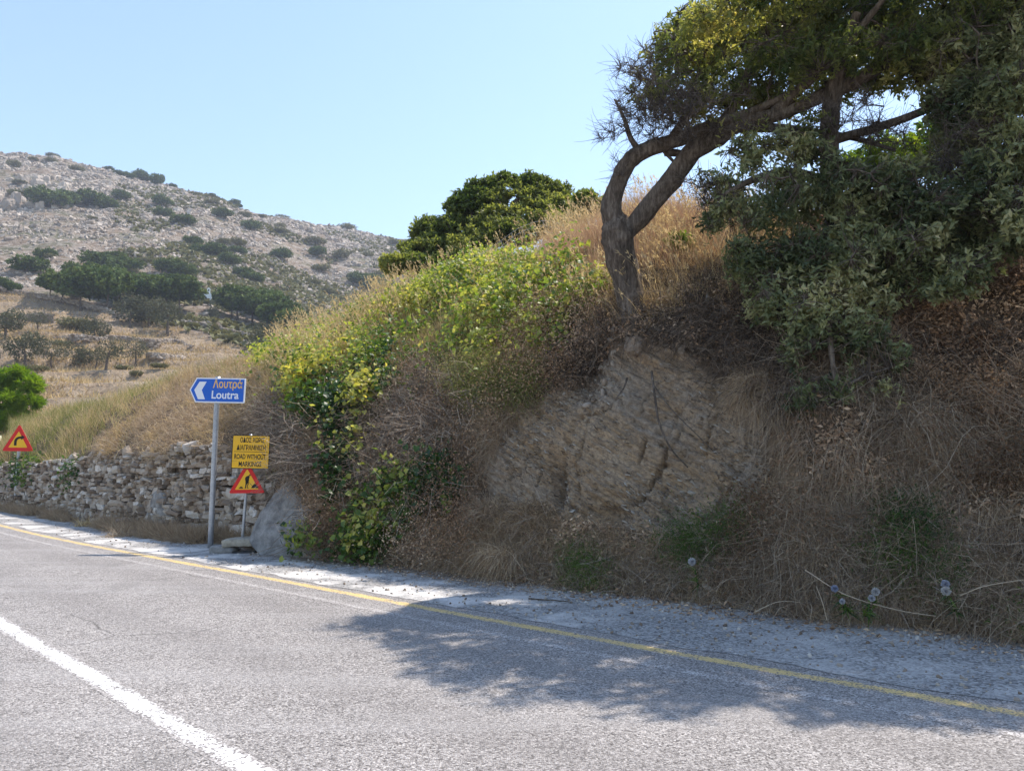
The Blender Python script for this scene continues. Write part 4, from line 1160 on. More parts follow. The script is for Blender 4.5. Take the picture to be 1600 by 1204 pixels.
crest_tree('crest_bush', 'small rounded evergreen bush behind the tall dry grass beside the leaning trunk', 'bush', W(925, 340, 19),
    [[(925, 350, 19, .05), (925, 320, 19, .04), (920, 300, 19, .02)]],
    [((915, 318), 19, (.35, .4, .35)), ((938, 325), 19, (.3, .4, .25)), ((905, 335), 19, (.3, .3, .2))], 900, .12, .3, LEAF_OAK, 11, .5, 30)
crest_tree('low_crest_shrub', 'dark low shrub at the left foot of the dome shaped tree', 'shrub', W(640, 440, 20),
    [[(640, 440, 20, .05), (635, 425, 20, .04), (620, 415, 20, .02)]],
    [((616, 412), 20, (.4, .35, .3)), ((650, 415), 20, (.45, .4, .3)), ((685, 420), 20, (.45, .3, .26))], 1100, .12, .33, LEAF_OAK, 11, .5, 40)
LEAF_BR = leaf_mat('bright_leaf', [(0, (.05, .10, .012)), (.5, (.13, .22, .02)), (1, (.28, .34, .04))], .4, 1.8)
crest_tree('sunlit_bush', 'bright green bush seen through the gap under the tree crown', 'bush', W(1400, 300, 12.5),
    [[(1400, 330, 12.5, .05), (1400, 260, 12.5, .04), (1420, 220, 12.5, .02)]],
    [((1400, 250), 12.5, (.5, .5, .4)), ((1340, 265), 12.8, (.4, .4, .35)), ((1450, 225), 12.5, (.35, .4, .45)), ((1370, 225), 12.5, (.25, .3, .25))], 700, .09, .36, LEAF_BR, 10, .5, 50, twigr=.006)
crest_tree('fresh_green_shrub', 'small fresh green shrub just right of the leaning trunk', 'shrub', W(1062, 410, 11.6),
    [[(1062, 410, 11.6, .02), (1062, 390, 11.5, .015), (1060, 375, 11.4, .01)]],
    [((1062, 380), 11.4, (.24, .2, .2)), ((1080, 400), 11.4, (.15, .2, .12))], 130, .07, .3, LEAF_BR, 10, .55, 20, twigr=.004)
# ---------------------------------------------------------------- bright pine bush at the left edge
PINE = leaf_mat('pine_needles', [(0, (.08, .16, .012)), (.5, (.22, .33, .03)), (1, (.40, .46, .07))], .5, 1.6, .5)
def pine():
    Dn = 40.0
    root = W(5, 680, Dn); t = thing('pine_bush', 'bright green young pine rising behind the grass at the left edge', 'tree', tuple(root))
    acc = Acc(); A = np.array([list(W(8, 690, Dn)) + [.14], list(W(6, 640, Dn)) + [.1], list(W(8, 600, Dn)) + [.06], list(W(12, 572, Dn)) + [.02]]); S = spline(A, 20)
    acc.add(*tube(S[:, :3] - root, S[:, 3], 8, .1))
    E = [((20, 585), Dn, (.65, .7, .5)), ((-5, 600), Dn, (.8, .8, .5)), ((45, 600), Dn, (.65, .7, .55)), ((10, 625), Dn - .5, (1.0, .9, .5)), ((50, 628), Dn - .2, (.55, .6, .4)), ((-40, 610), Dn, (1, 1, .9)), ((-10, 655), Dn - .5, (1.2, .9, .6)), ((35, 655), Dn, (.7, .8, .4)), ((-80, 640), Dn, (1.2, 1, 1))]
    ells = [(W(p[0], p[1], D), np.array(r)) for p, D, r in E]
    tips, dirs = ell_points(ells, 2300, .7); keep = fbm(tips, 1.2, 3, 80) > .40; tips, dirs = tips[keep], dirs[keep]
    arr, ch = grow(S[:, :3], tips[:90], .5, .1); chains_acc(acc, ch, .01, .01, .006, 5, root)
    link('trunk', acc.mesh('trunk', BARK, True), t)
    tone = np.clip(.45 + (fbm(tips, .9, 3, 84) - .5) * 1.5, 0, 1)
    b, X, Y, Z, S_, r = rosettes(tips, norm(dirs + np.array([0, 0, .5])), 26, .30, .09, (8, 85), .2, 0, tone)
    V, F, A = scatter(LEAF_V, LEAF_F, b - root, X, Y, Z, S_, r)
    link('foliage', mesh('foliage', V, F, PINE, {'rnd': A}), t)
pine()
# ================================================================ ground cover of the bank
def two(name, lo, mid, hi, trans=.25, g=1.4, rough=.7):
    return leaf_mat(name, [(0, lo), (.5, mid), (1, hi)], trans, g, rough, .15, (1.05, 1, .8))
STRAW = two('dry_straw', (.26, .18, .09), (.52, .39, .21), (.74, .60, .37), .35, 1.3)
STRAWP = two('pale_brown_grass', (.22, .155, .105), (.44, .335, .235), (.64, .53, .40), .3, 1.2)
GREYG = two('grey_brown_grass', (.16, .105, .065), (.44, .325, .21), (.78, .62, .43), .25, 1.2)
GREENG = two('olive_grass', (.08, .10, .03), (.20, .22, .07), (.38, .36, .13), .35, 1.4)
VINE = leaf_mat('vine_leaf', [(0, (.06, .12, .018)), (.3, (.16, .22, .04)), (.58, (.33, .35, .075)), (.82, (.48, .44, .12)), (1, (.54, .45, .10))], .42, 1.6, .45, .4, (1.05, 1.1, .6))
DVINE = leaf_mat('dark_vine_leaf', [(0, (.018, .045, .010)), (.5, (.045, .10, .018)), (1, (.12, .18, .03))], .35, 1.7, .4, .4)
LITTER = two('leaf_litter', (.15, .085, .05), (.40, .26, .16), (.72, .54, .37), .1, 1.1, .8)
RUST = two('rust_brown_leaf', (.10, .06, .035), (.26, .165, .10), (.46, .32, .20), .25, 1.3, .8)
GREYT = M('grey_dead_wood'); GREYT = GREYT.bsdf(GREYT.ramp(GREYT.attr(), [(0, (.10, .075, .055)), (.5, (.32, .25, .19)), (1, (.66, .56, .45))]), .9)
px_, py_, Vv_ = BS.px, BS.py, BS.v
def region(polys, amp=28, sc=1.3, seed=0):
    m = np.zeros(px_.shape, bool)
    for p in (polys if isinstance(polys[0], list) else [polys]): m |= soft(px_, py_, p, BS.c, amp, sc, seed)
    return m & BS.seen
NOTC = ~(cm[:-1, :-1] > .35)
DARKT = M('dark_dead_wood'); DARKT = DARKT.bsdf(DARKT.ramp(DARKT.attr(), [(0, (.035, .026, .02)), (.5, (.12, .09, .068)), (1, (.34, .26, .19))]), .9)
def clump(sc, lo, hi, seed): return np.clip((fbm(BS.c, sc, 3, seed) - lo) / (hi - lo), 0, 1)
UPv = np.array([0, 0, 1.0])
def grass(name, label, cat, w, n, length, width, mat_, up=1.0, outw=.3, side=.35, grav=.25, clumpn=0, segs=3, lift=0.0, tuft=7, tsp=.05, lean=None, obj=True):
    P, N = BS.sample(max(1, n // tuft), w)
    I = np.repeat(np.arange(len(P)), tuft); k = len(I)
    B = P[I] + rng.normal(size=(k, 3)) * tsp - N[I] * .02
    d = UPv * up + N[I] * outw + rng.normal(size=(k, 3)) * side + (np.array(lean) if lean is not None else 0)
    sc = (.55 + .6 * rng.random(len(P)))[I] * (.6 + .6 * rng.random(k))
    bend = rng.normal(size=(k, 3)) * .18; bend[:, 2] -= grav * (.5 + rng.random(k))
    V, F, q = blades(B, d, length * sc, width * (.7 + .6 * rng.random(k)), bend, segs)
    r = np.clip((rng.random(len(P))[I] * .6 + rng.random(k) * .4), 0, 1)
    me = mesh(name, V, F, mat_, {'rnd': np.repeat(r, q)}, True)
    return link(name, me, label=label, cat=cat, kind='stuff')
def tall_stalks(name, label, w, n, length, mat_):
    """tall dry grass: thin stalks with a feathery head"""
    P, N = BS.sample(n, w); d = UPv + rng.normal(size=(n, 3)) * .16 + np.array([-.18, 0, 0])
    L = length * (.55 + .6 * rng.random(n)); bend = rng.normal(size=(n, 3)) * .12 + np.array([-.08, 0, -.06])
    V, F, q = blades(P, d, L, .0045, bend, 4, .5); a = Acc(); r = rng.random(n); a.add(V, F, np.repeat(r, q))
    tip = P + norm(d) * L[:, None] + bend * L[:, None]
    D = norm(norm(d) + 2 * bend)
    I = np.repeat(np.arange(n), 7); t = rng.random(len(I)) * .16
    b = tip[I] - D[I] * t[:, None]; y = norm(D[I] + rng.normal(size=(len(I), 3)) * .45)
    X, Y, Z = frame(y); V, F, A = scatter(LEAF_V, LEAF_F, b, X, Y, Z, np.stack([.014 * np.ones(len(I)), .045 + .03 * rng.random(len(I)), np.ones(len(I)) * .02], 1), np.clip(r[I] * .5 + .45, 0, 1)); a.add(V, F, A)
    return link(name, a.mesh(name, mat_, True), label=label, cat='grass', kind='stuff')
def leaves(name, label, cat, w, n, size, width, mat_, lift=(0, .3), m=5, tpl=(BROAD_V, BROAD_F), nz=.7, jit=.6, dsc=.12, sd=0, updir=None):
    P, N = BS.sample(n, w); h = lift[0] + (lift[1] - lift[0]) * rng.random(n) ** 1.6
    bump = .4 + 1.2 * fbm(P, 1.4, 2, 90 + sd)
    I = np.repeat(np.arange(n), m); k = len(I)
    b = P[I] + (N[I] * .7 + UPv * .5) * (h * bump)[I, None] + rng.normal(size=(k, 3)) * dsc
    y = rand_dir(k) - UPv * .35
    nrm = N[I] * nz + UPv * .5 + rng.normal(size=(k, 3)) * jit
    X, Y, Z = frame(y - nrm * ((y * nrm).sum(1) / (nrm * nrm).sum(1))[:, None] * .75, nrm)
    s = size * (.5 + .8 * rng.random(k))
    r = np.clip(.5 + (fbm(P, 1.1, 3, 95 + sd) - .5)[I] * 1.6 + (rng.random(k) - .5) * .5, 0, 1)
    V, F, A = scatter(tpl[0], tpl[1], b, X, Y, Z, np.stack([s * width, s, s], 1), r)
    return link(name, mesh(name, V, F, mat_, {'rnd': A}), label=label, cat=cat, kind='stuff')
def tangle(name, label, w, n, length, r0, mat_, dirb=(0, 0, 0), curl=.6, segs=5, grav=.3, lift=.12, obj=True):
    P, N = BS.sample(n, w); P = P + N * (lift * rng.random((n, 1)))
    d = norm(rand_dir(n) + N * .8 + np.array(dirb)); L = length * (.4 + .9 * rng.random((n, 1)))
    t = np.linspace(0, 1, segs)[None, :, None]
    c1 = rand_dir(n) * curl; c1[:, 2] -= grav; c2 = rand_dir(n) * curl * .5
    Q = P[:, None] + L[:, None] * (d[:, None] * t + c1[:, None] * t ** 2 + c2[:, None] * np.sin(t * 5)) 
    V, F, k = twigs(Q, r0 * (.6 + .8 * rng.random(n)), r0 * .4)
    return link(name, mesh(name, V, F, mat_, {'rnd': np.repeat(rng.random(n), k)}, True), label=label, cat='dead twigs', kind='stuff')

# --- sunlit crest: tall golden grass
PINKG = two('reddish_dry_grass', (.24, .13, .08), (.48, .31, .21), (.68, .50, .38), .35, 1.2)
crest = region([(395, 560), (500, 480), (600, 440), (700, 415), (800, 385), (900, 345), (960, 310), (1100, 320), (1120, 420), (990, 420), (900, 460), (800, 480), (700, 520), (600, 570), (500, 620), (420, 640)], 30, 1.0, 1)
crest |= (BS.v > 2.9) & (BS.v < 4.4) & (px_ > 380) & (px_ < 1250)
grass('golden_grass', 'tall golden dry grass along the sunlit crest of the bank', 'grass', crest * (.15 + clump(.9, .35, .6, 1)), 60000, .44, .008, STRAW, 1, .1, .3, .2, tuft=10, tsp=.06)
tall_stalks('feathery_grass', 'tall straw stalks with feathery seed heads standing on the crest', crest * (px_ > 440) * (.1 + clump(.7, .42, .6, 2)), 3600, .85, STRAW)
reed = region([(860, 350), (960, 300), (1100, 320), (1110, 400), (1000, 430), (870, 440)], 20, 1, 3) | ((BS.v > 3.3) & (px_ > 850) & (px_ < 1120) & (BS.v < 4.3))
grass('reddish_brown_grass', 'dense reddish brown dry grass beside the leaning trunk', 'grass', reed * 1.0, 26000, .62, .007, PINKG, 1, .05, .22, .12, tuft=9)
# --- left slope above the wall
lefts = (px_ < 470) & (px_ > -60) & (Vv_ > .92) & (Vv_ < 4.5)
brown = region([(140, 700), (200, 650), (300, 590), (400, 560), (440, 620), (420, 720), (330, 715), (200, 715)], 30, .8, 5)
grass('matted_brown_grass', 'matted light brown dry grass spilling over the top of the stone wall', 'grass', (lefts & brown) * (.2 + clump(1.2, .35, .6, 6)), 60000, .42, .010, STRAWP, .35, .55, .6, .55, tuft=10, tsp=.09)
grass('matted_golden_grass', 'pale golden dry grass on the slope behind the direction sign', 'grass', (lefts & brown) * (.05 + clump(.8, .48, .6, 7)), 26000, .36, .010, STRAW, .5, .5, .5, .5, tuft=10, tsp=.09)
grn = lefts & ~region([(190, 690), (300, 600), (440, 590), (440, 720), (200, 720)], 20, .8, 8)
grass('olive_grass', 'olive green and yellow grass on the slope behind the stone wall', 'grass', grn * (.2 + clump(.5, .38, .6, 9)), 70000, .50, .011, GREENG, 1, .1, .35, .2, tuft=10, tsp=.09)
grass('straw_in_olive_grass', 'straw coloured dry stems among the olive green grass', 'grass', grn * (.12 + clump(.45, .5, .62, 10)), 50000, .55, .010, STRAW, 1, .1, .35, .2, tuft=10, tsp=.09)
leaves('creeper_at_wall_end', 'low green creeper hanging over the far end of the stone wall', 'creeper', ((px_ > -60) & (px_ < 130) & (Vv_ > .5) & (Vv_ < 1.15)) * clump(.6, .46, .56, 12), 700, .08, .9, DVINE, (0, .3), 6, sd=2)
# --- green and yellow vines
vz = [[(470, 560), (540, 520), (610, 480), (700, 440), (790, 425), (880, 430), (960, 440), (960, 480), (890, 500), (880, 560), (810, 560), (740, 570), (660, 600), (560, 620), (480, 640)]]
vines = region(vz, 26, 1.4, 14)
leaves('sunlit_vines', 'yellow green vines sprawling over the sunlit shoulder of the bank', 'vines', vines * clump(1.9, .49, .58, 15), 4300, .072, .95, VINE, (.02, .34), 6, sd=1)
leaves('straggling_vines', 'scattered yellow green leaves among the dry grass of the slope', 'vines', (region([(400, 560), (700, 430), (960, 430), (900, 600), (600, 640), (420, 680)], 30, 1.2, 16)) * clump(2.4, .52, .6, 17), 2600, .07, .9, VINE, (.02, .45), 6, sd=4)
leaves('upper_vines', 'yellow green vines hanging from the crest left of the leaning tree', 'vines', region([(700, 440), (780, 425), (900, 430), (970, 450), (950, 500), (890, 510), (870, 570), (800, 560), (700, 540)], 16, 1.4, 50) * clump(2.0, .46, .56, 51), 1000, .07, .95, VINE, (.05, .5), 7, sd=15)
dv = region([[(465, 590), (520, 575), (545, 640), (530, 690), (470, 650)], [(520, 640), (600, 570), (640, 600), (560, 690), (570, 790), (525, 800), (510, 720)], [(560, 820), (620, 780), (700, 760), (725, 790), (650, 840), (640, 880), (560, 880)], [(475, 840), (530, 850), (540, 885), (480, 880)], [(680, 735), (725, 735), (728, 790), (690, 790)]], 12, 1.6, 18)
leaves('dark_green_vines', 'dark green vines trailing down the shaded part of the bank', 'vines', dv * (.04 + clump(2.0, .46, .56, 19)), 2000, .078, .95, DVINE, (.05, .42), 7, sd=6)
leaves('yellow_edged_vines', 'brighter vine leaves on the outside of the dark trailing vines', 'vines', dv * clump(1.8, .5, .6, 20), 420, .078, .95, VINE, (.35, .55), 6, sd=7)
grass('grass_between_vines', 'straw coloured grass growing between the green vines', 'grass', region([(400, 600), (600, 470), (960, 430), (940, 520), (830, 600), (640, 640), (460, 700)], 30, 1, 21) * (.3 + clump(1.1, .4, .6, 22)), 78000, .42, .0075, STRAW, 1, .3, .45, .3, tuft=10)
grass('green_grass_between_vines', 'yellow green grass blades growing between the vines', 'grass', region([(400, 560), (600, 470), (960, 430), (940, 520), (830, 600), (640, 640), (460, 700)], 30, 1, 23) * (.2 + clump(1.3, .45, .6, 24)), 26000, .30, .009, GREENG, 1, .3, .45, .3, tuft=8)
# --- brown and grey scrub of the lower left bank
scrub = region([(440, 640), (560, 600), (700, 580), (850, 560), (900, 600), (800, 660), (740, 760), (760, 900), (660, 890), (470, 880), (500, 790), (440, 720)], 22, 1.2, 25)
leaves('brown_scrub', 'dry brown leafy scrub covering the lower bank', 'scrub', scrub * (.25 + clump(1.5, .44, .58, 26)) * NOTC, 7500, .034, .55, RUST, (0, .42), 8, (LEAF_V, LEAF_F), jit=1.2, sd=8)
leaves('faded_scrub', 'faded beige dry leaves in the scrub of the lower bank', 'scrub', (scrub | region([(870, 440), (960, 440), (960, 600), (800, 640), (720, 640)], 20, 1, 27)) * (.2 + clump(1.7, .46, .58, 28)) * NOTC, 6500, .036, .5, LITTER, (0, .42), 8, (LEAF_V, LEAF_F), jit=1.2, sd=9)
grass('scrub_grass', 'thin brown grass hanging in the scrub of the lower bank', 'grass', scrub * (.3 + clump(1.2, .4, .6, 29)), 60000, .36, .0055, STRAWP, .25, .6, .6, .6, tuft=10, tsp=.07)
tangle('grey_twig_tangle', 'tangle of thin grey dead twigs over the scrub', region([[(620, 600), (700, 570), (780, 600), (790, 700), (700, 720), (620, 700)], [(420, 600), (500, 640), (500, 740), (440, 760)], [(560, 640), (700, 620), (720, 800), (540, 800)]], 18, 1.2, 30) * NOTC * (.1 + clump(1.5, .44, .6, 31)), 7000, .40, .0032, GREYT, (0, -.2, .2), .7, lift=.35)
tangle('pale_branches', 'pale dry branches sticking out above the concrete slope', region([(440, 640), (520, 640), (560, 740), (520, 860), (470, 860), (480, 740)], 14, 1.2, 32), 170, .6, .0055, GREYT, (-.6, -.3, .1), .5, lift=.3)
leaves('grey_green_scrub', 'small grey green leaved scrub at the upper edge of the bare face', 'scrub', region([(680, 600), (760, 580), (860, 590), (840, 640), (740, 650)], 16, 1.4, 33) * (.3 + clump(1.6, .42, .55, 34)), 4600, .028, .5, GREENG, (0, .38), 7, (LEAF_V, LEAF_F), jit=1.2, sd=10)
# --- foot of the bank and right side, in the shade of the trees
foot_ = NOTC & (Vv_ < 1.35) & (px_ > 640) & BS.seen & (py_ > 790)
right = BS.seen & NOTC & (px_ > 1150) & ~region([(1150, 640), (1215, 650), (1215, 740), (1150, 740)], 8, 1, 35) & (Vv_ < 4.3)
topd = region([(860, 500), (940, 440), (1000, 420), (1250, 420), (1250, 640), (1180, 640), (1120, 580), (1050, 545), (980, 545), (930, 640), (880, 620)], 16, 1.3, 36)
litter_w = (foot_ | right | topd) & ~(cm[:-1, :-1] > .5)
leaves('leaf_litter', 'brown and grey fallen leaves lying over the foot of the bank', 'fallen leaves', litter_w * (1 - .6 * topd) * (.15 + clump(1.3, .42, .6, 37)), 38000, .060, .5, LITTER, (-.01, .07), 3, (LEAF_V, LEAF_F), nz=.8, jit=.8, dsc=.05, sd=11)
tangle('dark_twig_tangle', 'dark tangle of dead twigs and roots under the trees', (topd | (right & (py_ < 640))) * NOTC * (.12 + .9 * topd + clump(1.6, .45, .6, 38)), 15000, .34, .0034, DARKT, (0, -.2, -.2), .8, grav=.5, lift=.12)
grass('hanging_dry_grass', 'long pale dry grass hanging down the shaded right side of the bank', 'grass', right * (py_ > 560) * clump(1.6, .46, .6, 39), 44000, .42, .006, GREYG, .0, .7, .5, 1.0, tuft=60, tsp=.03, segs=4)
grass('straw_on_dark_bank', 'yellowish straw strands on the shaded right side of the bank', 'grass', right * (py_ > 600) * clump(1.4, .48, .62, 40), 15000, .46, .0055, STRAWP, .0, .8, .6, .9, tuft=34, tsp=.06, segs=4)
grass('foot_grass', 'dry grass and weeds along the shaded foot of the bank', 'grass', foot_ * (.25 + clump(1.1, .42, .6, 41)), 60000, .28, .006, GREYG, .35, .7, .6, .55, tuft=10, tsp=.06)
leaves('rusty_scrub', 'rust brown dead leaves in clumps on the shaded bank', 'scrub', (right & (py_ > 600)) * clump(1.3, .54, .64, 42), 3000, .04, .45, RUST, (0, .25), 7, (LEAF_V, LEAF_F), jit=1.2, sd=12)
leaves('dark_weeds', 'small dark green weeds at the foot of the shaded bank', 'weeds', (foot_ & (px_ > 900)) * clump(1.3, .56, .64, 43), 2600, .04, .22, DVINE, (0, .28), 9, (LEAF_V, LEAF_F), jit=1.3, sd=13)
# --- weeds at the foot of the wall
def along(px0, px1, n, spread):
    x = px0 + (px1 - px0) * rng.random(n); xs = [p[0] for p in wp_px][::-1]; P = np.stack([np.interp(x, xs, wp[:8, k][::-1]) for k in range(3)], 1)
    return P + norm(-P * np.array([1, 1, 0])) * (.12 + spread * np.interp(x, (0, 230, 320, 345), (1.1, .85, .5, .22))[:, None] * rng.random((n, 1))), x
P, x = along(-30, 425, 15000, 2.0)
keep = fbm(P, .9, 3, 44) > .40 + .10 * rng.random(len(P)); P = P[keep]
I = np.repeat(np.arange(len(P)), 12); k = len(I); B = P[I] + rng.normal(size=(k, 3)) * np.array([.06, .06, .0])
V, F, q_ = blades(B, UPv * .8 + rng.normal(size=(k, 3)) * .6, .34 * (.35 + .8 * rng.random(k)), .011, rng.normal(size=(k, 3)) * .3 - UPv * .3, 3)
link('wall_foot_weeds', mesh('wall_foot_weeds', V, F, STRAWP, {'rnd': np.repeat(np.clip(rng.random(k) * .8, 0, 1), q_)}, True), label='reddish brown dry weeds along the foot of the stone wall', cat='weeds', kind='stuff')
# --- stone chips lying on the bare face, flat along the beds
P, N = BS.sample(4200, (cm[:-1, :-1] > .4) * (.25 + clump(1.2, .42, .6, 45)))
bedn = BED_N; t_, f_ = box_tf(1, .0)
Zc = norm(bedn + rng.normal(size=P.shape) * .22); X, Y, Z = frame(norm(np.cross(Zc, rand_dir(len(P)))), Zc)
sz = .015 + .045 * rng.random((len(P), 1)) ** 3
V, F, A = scatter(t_ * (1 + 0 * t_), f_, P - N * sz * .1, X, Y, Z, np.concatenate([sz, sz * 1.4, sz * .22], 1), rng.random(len(P)))
V = V + rng.normal(size=V.shape) * .002
CH = M('schist_chip'); CH = CH.bsdf(CH.ramp(CH.attr(), [(0, (.13, .095, .07)), (.5, (.24, .185, .13)), (.85, (.30, .25, .19)), (1, (.44, .41, .36))]), .75)
link('schist_chips', mesh('schist_chips', V, F, CH, {'rnd': A}), label='thin flat chips of schist sticking out of the bare face', cat='stone chips', kind='stuff')
# --- gravel and twigs on the verge
nv_, k_v = VERGE.shape[:2]
def verge_pts(n, f):
    i = rng.integers(0, nv_ - 1, n); w = f(n) * (k_v - 1); j = np.minimum(w.astype(int), k_v - 2); g = (w - j)[:, None]
    return VERGE[i, j] * (1 - g) + VERGE[i, j + 1] * g
P = verge_pts(5200, lambda n: 1 - rng.random(n) ** 2.2 * .98)
st, sf = box_tf(2, .55); n = len(P); sz = .006 + .022 * rng.random((n, 1)) ** 4
X, Y, Z = frame(rand_dir(n)); tV = st[None] + (rng.random((n, len(st), 3)) - .5) * .25
V, F, A = scatter(tV, sf, P + UPv * sz * .25, X, Y, Z, np.concatenate([sz * 1.3, sz, sz * .8], 1), rng.random(n))
link('verge_gravel', mesh('verge_gravel', V, F, MS, {'rnd': A}), label='loose small stones scattered over the verge', cat='gravel', kind='stuff')
P = verge_pts(5200, lambda n: 1 - rng.random(n) ** 3 * .35)
P = P[project(P)[0] > 560]; n = len(P); X, Y, Z = frame(rand_dir(n) * np.array([1, 1, .2]), UPv + rng.normal(size=(n, 3)) * .5); s = .03 + .04 * rng.random(n)
V, F, A = scatter(LEAF_V, LEAF_F, P + UPv * .008, X, Y, Z, np.stack([s * .42, s, s], 1), rng.random(n))
link('verge_leaves', mesh('verge_leaves', V, F, LITTER, {'rnd': A}), label='dry fallen leaves along the inner edge of the verge', cat='fallen leaves', kind='stuff')

# ================================================================ single plants, stones and sticks
def tuft(name, label, cat, x, y, n, L, w, mat_, up, side, grav, outw=0.0, group=None, ground=False, tw=0, rad=.08):
    if ground: P0 = G(x, y); N0 = UPv
    else: P0, N0 = BS.at(x, y)
    a = Acc(); B = rng.normal(size=(n, 3)) * rad * np.array([1, 1, .15])
    V, F, q_ = blades(B, UPv * up + N0 * outw + rng.normal(size=(n, 3)) * side, L * (.5 + .7 * rng.random(n)), w, rng.normal(size=(n, 3)) * .25 - UPv * grav, 4)
    a.add(V, F, np.repeat(rng.random(n), q_))
    return link(name, a.mesh(name, mat_, True), label=label, cat=cat, group=group, loc=tuple(P0))
tuft('grey_grass_tuft', 'round tuft of pale grey dry grass left of the bare rock face', 'grass tuft', 772, 800, 1500, .42, .006, STRAWP, .7, .7, .55, .5, rad=.09)
tuft('drooping_grass_tuft', 'large drooping tuft of grey brown dry grass below the pale tuft', 'grass tuft', 800, 860, 1800, .50, .006, GREYG, .5, .7, .9, .6, rad=.16)
tuft('pale_hanging_tuft', 'tuft of pale dry grass hanging from the shaded bank right of the rock face', 'grass tuft', 1440, 650, 900, .5, .006, STRAWP, .1, .5, 1.0, .8, rad=.14)
tuft('grey_hanging_tuft', 'grey twiggy tuft hanging at the upper right edge of the rock face', 'grass tuft', 1190, 590, 700, .42, .005, GREYG, .1, .45, 1.0, .8, rad=.1)
tuft('straw_tuft', 'straw coloured ball of dry weed on the verge, left of the other', 'dry weed', 137, 822, 420, .32, .012, STRAW, .5, .8, .4, 0, ground=True, rad=.12)
tuft('brown_weed', 'rounded brown dry weed on the verge before the stone wall', 'dry weed', 192, 838, 520, .34, .012, STRAWP, .5, .8, .4, 0, ground=True, rad=.15)
def rock(name, label, x, y, sz, mat_, rnd=.5, rot=(0, 0, 0), seed=1, ground=False, cat='rock'):
    P0 = G(x, y) if ground else BS.at(x, y)[0]
    V, F = box_tf(10, .62); V = V * np.array(sz); V = V * (1 + (fbm(V * 3.0 / max(sz) + seed, 1.4, 4, seed)[:, None] - .5) * .8)
    o = link(name, mesh(name, V, F, mat_, {'rnd': np.full(len(V), rnd)}, False), label=label, cat=cat, loc=tuple(P0 + np.array([0, 0, sz[2] * .25]))); o.rotation_euler = rot; return o
rock('rock', 'brownish grey rock standing at the foot of the bank by the verge', 806, 892, (.20, .16, .27), MS, .30, (.2, .25, .3), 3)
rock('rock', 'small tan rock lodged under the roots of the leaning tree', 996, 548, (.30, .2, .22), MS, .30, (.1, .2, .6), 5)
rock('rock', 'grey stone lying in the weeds under the stone wall', 197, 829, (.42, .3, .34), MS, .22, (.1, 0, .4), 7, True)
rock('rock', 'pale grey stone half buried at the right foot of the bank', 1482, 982, (.09, .07, .06), MS, .8, (.1, 0, .4), 9, True)
# fallen sticks on the verge
def stick(label, pts, r, dark=False, name='stick', z=.02, mat_=None):
    Q = np.array([G(x, y) + np.array([0, 0, z]) for x, y in pts]); S = spline(Q, 14); S[:, 2] += np.abs(fbm(S * 9, 1, 2, 3) - .5) * .03
    o0 = S[0].copy(); V, F = tube(S - o0, np.linspace(r, r * .5, 14), 6, .2, sc=30)
    return link(name, mesh(name, V, F, mat_ or (BARK if dark else GREYT), {'rnd': np.full(len(V), .75)}, True), label=label, cat='stick', loc=tuple(o0))
stick('thin dark fallen stick on the shaded verge below the rock face', [(826, 938), (850, 940), (878, 942), (892, 943)], .010, True)
stick('long dark branch lying along the right edge of the verge', [(1106, 956), (1150, 957), (1190, 963), (1240, 970)], .013, True, z=.03)
def bank_stem(label, pts, r, mat_=None, name='dry_stem'):
    Q = np.array([W(x, y, D) for x, y, D in pts]); S = spline(Q, 24); o0 = S[0].copy()
    V, F = tube(S - o0, np.linspace(r, r * .55, 24), 6); return link(name, mesh(name, V, F, mat_ or STRAWP, {'rnd': np.full(len(V), .9)}, True), label=label, cat='dry stem', loc=tuple(o0))
bank_stem('long straight pale stem lying across the lower right bank', [(1258, 890, 7.15), (1320, 928, 6.85), (1400, 952, 6.6), (1462, 962, 6.5)], .005)
bank_stem('pale stem rising from the verge, crossing the long straight stem', [(1292, 968, 7.0), (1285, 940, 7.0), (1275, 915, 7.05)], .005)
bank_stem('curled pale stem at the right edge of the bank', [(1500, 930, 6.45), (1540, 915, 6.35), (1600, 905, 6.25)], .005)
bank_stem('bent grey stem leaning over the left shaded verge edge', [(1180, 955, 7.3), (1215, 940, 7.3), (1250, 940, 7.25)], .005)
bank_stem('forked grey root running down the middle of the bare face', [(1018, 580, 9.15), (1024, 625, 8.95), (1030, 660, 8.88), (1048, 700, 8.82), (1075, 730, 8.8)], .016, BARK, 'root')
bank_stem('thin branching root on the right of the central root', [(1020, 600, 9.1), (1050, 640, 8.92), (1085, 675, 8.84), (1125, 715, 8.75)], .009, BARK, 'root')
bank_stem('short root hanging at the upper left of the bare face', [(980, 590, 9.15), (975, 605, 9.1), (963, 622, 9.05)], .013, BARK, 'root')
